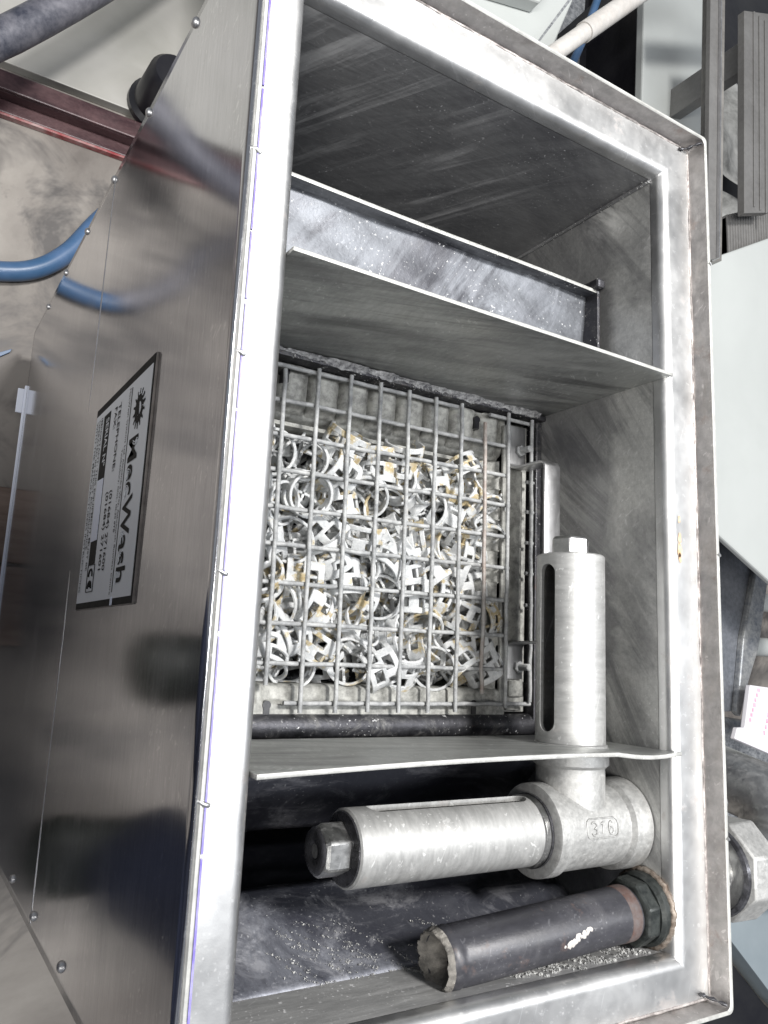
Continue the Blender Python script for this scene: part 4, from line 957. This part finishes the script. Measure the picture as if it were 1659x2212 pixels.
# ------------------------------------------------------------------ the photographer, mirrored in the near side panel
def HP(a, b_, d):      # a point behind the phone: along its short side, its long side, and back from the lens
    v = Vector((0, 0, 1.0))+ex*a+ey*b_+ez*d; return (v.x, v.y, v.z)
def person():
    J = {}; E_ = []
    def j(n, p, r): J[n] = (W(p), r*S)
    j('pelvis', (-.86, -.42, .18), .40)
    j('waist', (-.90, -.42, .62), .36); j('chest', (-.86, -.42, 1.12), .42); j('neckb', (-.74, -.42, 1.62), .20)
    j('neck', (-.66, -.42, 1.80), .15); j('head', (-.58, -.42, 2.08), .25); j('crown', (-.60, -.42, 2.30), .20)
    for s_, n in ((1, 'l'), (-1, 'r')):
        y = -.42+.62*s_*.58; tx = .0 if n == 'r' else -.33
        j('hip'+n, (-.84+tx*.3, -.42+s_*.26, -.10), .27); j('knee'+n, (-.36+tx*.8, y, -1.05), .27); j('shin'+n, (-.27+tx*.95, y, -1.70), .24); j('ank'+n, (-.22+tx, y-.02, -2.20), .23)
        E_.extend([('pelvis', 'hip'+n), ('hip'+n, 'knee'+n), ('knee'+n, 'shin'+n), ('shin'+n, 'ank'+n)])
        j('sho'+n, (-.78, -.42+s_*.50, 1.46), .17); j('elb'+n, (-.66, -.42+s_*.66+.06, .72), .12); j('wri'+n, HP(-.10, s_*.30, .26), .075)
        j('palm'+n, HP(-.03, s_*.27, .14), .06)
        E_.extend([('neckb', 'sho'+n), ('sho'+n, 'elb'+n), ('elb'+n, 'wri'+n), ('wri'+n, 'palm'+n)])
    E_.extend([('pelvis', 'waist'), ('waist', 'chest'), ('chest', 'neckb'), ('neckb', 'neck'), ('neck', 'head'), ('head', 'crown')])
    names = list(J); me = bpy.data.meshes.new('person')
    me.from_pydata([J[n][0] for n in names], [(names.index(a), names.index(b_)) for a, b_ in E_], [])
    o = bpy.data.objects.new('person', me); COL.objects.link(o)
    sk = o.modifiers.new('skin', 'SKIN'); sk.use_smooth_shade = True
    for i, n in enumerate(names):
        me.skin_vertices[0].data[i].radius = (J[n][1], J[n][1]*(.9 if n[:3] in ('pel', 'wai', 'che') else 1)); me.skin_vertices[0].data[i].use_root = (n == 'pelvis')
    o.modifiers.new('sub', 'SUBSURF').levels = 2; o.modifiers['sub'].render_levels = 3; o.modifiers['sub'].levels = 3
    bpy.context.view_layer.update()
    m2 = bpy.data.meshes.new_from_object(o.evaluated_get(bpy.context.evaluated_depsgraph_get())); bpy.data.objects.remove(o)
    m2.materials.clear()
    for q in ('navy', 'skin', 'hair'): m2.materials.append(M[q])
    o = bpy.data.objects.new('person', m2); COL.objects.link(o)
    for v in m2.vertices:      # folds of the cloth
        c_ = v.co/S
        if c_.z+FLOOR < 1.6: v.co += v.normal*S*(.030*mnoise.noise(Vector((c_.x*6, c_.y*6, c_.z*2.2)))+.045*mnoise.noise(Vector((c_.x*2.5, c_.y*3+5, c_.z*1.6))))
    for p in m2.polygons:
        c_ = p.center/S; z = c_.z+FLOOR; p.use_smooth = True
        if z > 1.76: p.material_index = 2 if (z > 2.30 or c_.x < -.68) else 1
        elif c_.x > -.30 and z > .7: p.material_index = 1
        else: p.material_index = 0
    tag(o, 'person in navy work clothes and dark boots, mirrored in the near side panel', 'person')
    for s_, n in ((1, 'l'), (-1, 'r')):
        y = J['ank'+n][0].y/S; x = J['ank'+n][0].x/S; b = MB()
        secs = [(-.16, .10, .24), (-.08, .13, .30), (.05, .14, .27), (.14, .14, .20), (.20, .155, .165), (.27, .15, .15), (.33, .115, .10), (.36, .05, .05)]
        rows = []
        for dx, hw, h in secs:
            rows.append(b.add([(x+dx, y+hw*math.cos(a_), FLOOR+.001+max(0, h*(.5+.5*math.sin(a_)))) for a_ in [2*math.pi*k/16-math.pi/2 for k in range(16)]]))
        for a_, c_ in zip(rows, rows[1:]):
            for k in range(16): b.face([a_+k, c_+k, c_+(k+1) % 16, a_+(k+1) % 16])
        b.face([rows[0]+k for k in range(16)]); b.face([rows[-1]+k for k in range(16)][::-1])
        bo = b.obj('boot', 'boot', None, 60); bo.parent = o
    # fingers and thumbs curling round the ends of the phone
    for s_ in (1, -1):
        for k in range(4):
            a_ = -.07+.045*k; L_ = (.9, 1.0, .95, .8)[k]
            pts = [HP(a_, s_*.30, .13), HP(a_, s_*(.31+.02*L_), .085), HP(a_, s_*.29, .052), HP(a_, s_*(.29-.05*L_), .048)]
            f = MB().tube(pts, lambda f: .022-.006*f, 8).obj('finger', 'skin', None, 80); f.parent = o
        f = MB().tube([HP(.02, s_*.29, .15), HP(.0, s_*.24, .125), HP(-.02, s_*.19, .122)], lambda f: .026-.008*f, 8).obj('thumb', 'skin', None, 80); f.parent = o
person()
ph = MB(); k = ph.add([HP(a_, b_, d_) for d_ in (.072, .094) for a_, b_ in ((-.11, -.23), (.10, -.23), (.10, .23), (-.11, .23))])
for f in ((0, 1, 2, 3), (7, 6, 5, 4), (0, 4, 5, 1), (1, 5, 6, 2), (2, 6, 7, 3), (3, 7, 4, 0)): ph.face([k+i for i in f])
tag(ph.obj('phone', 'black', None, None, .008), 'black phone held in both hands of the person in navy', 'phone')
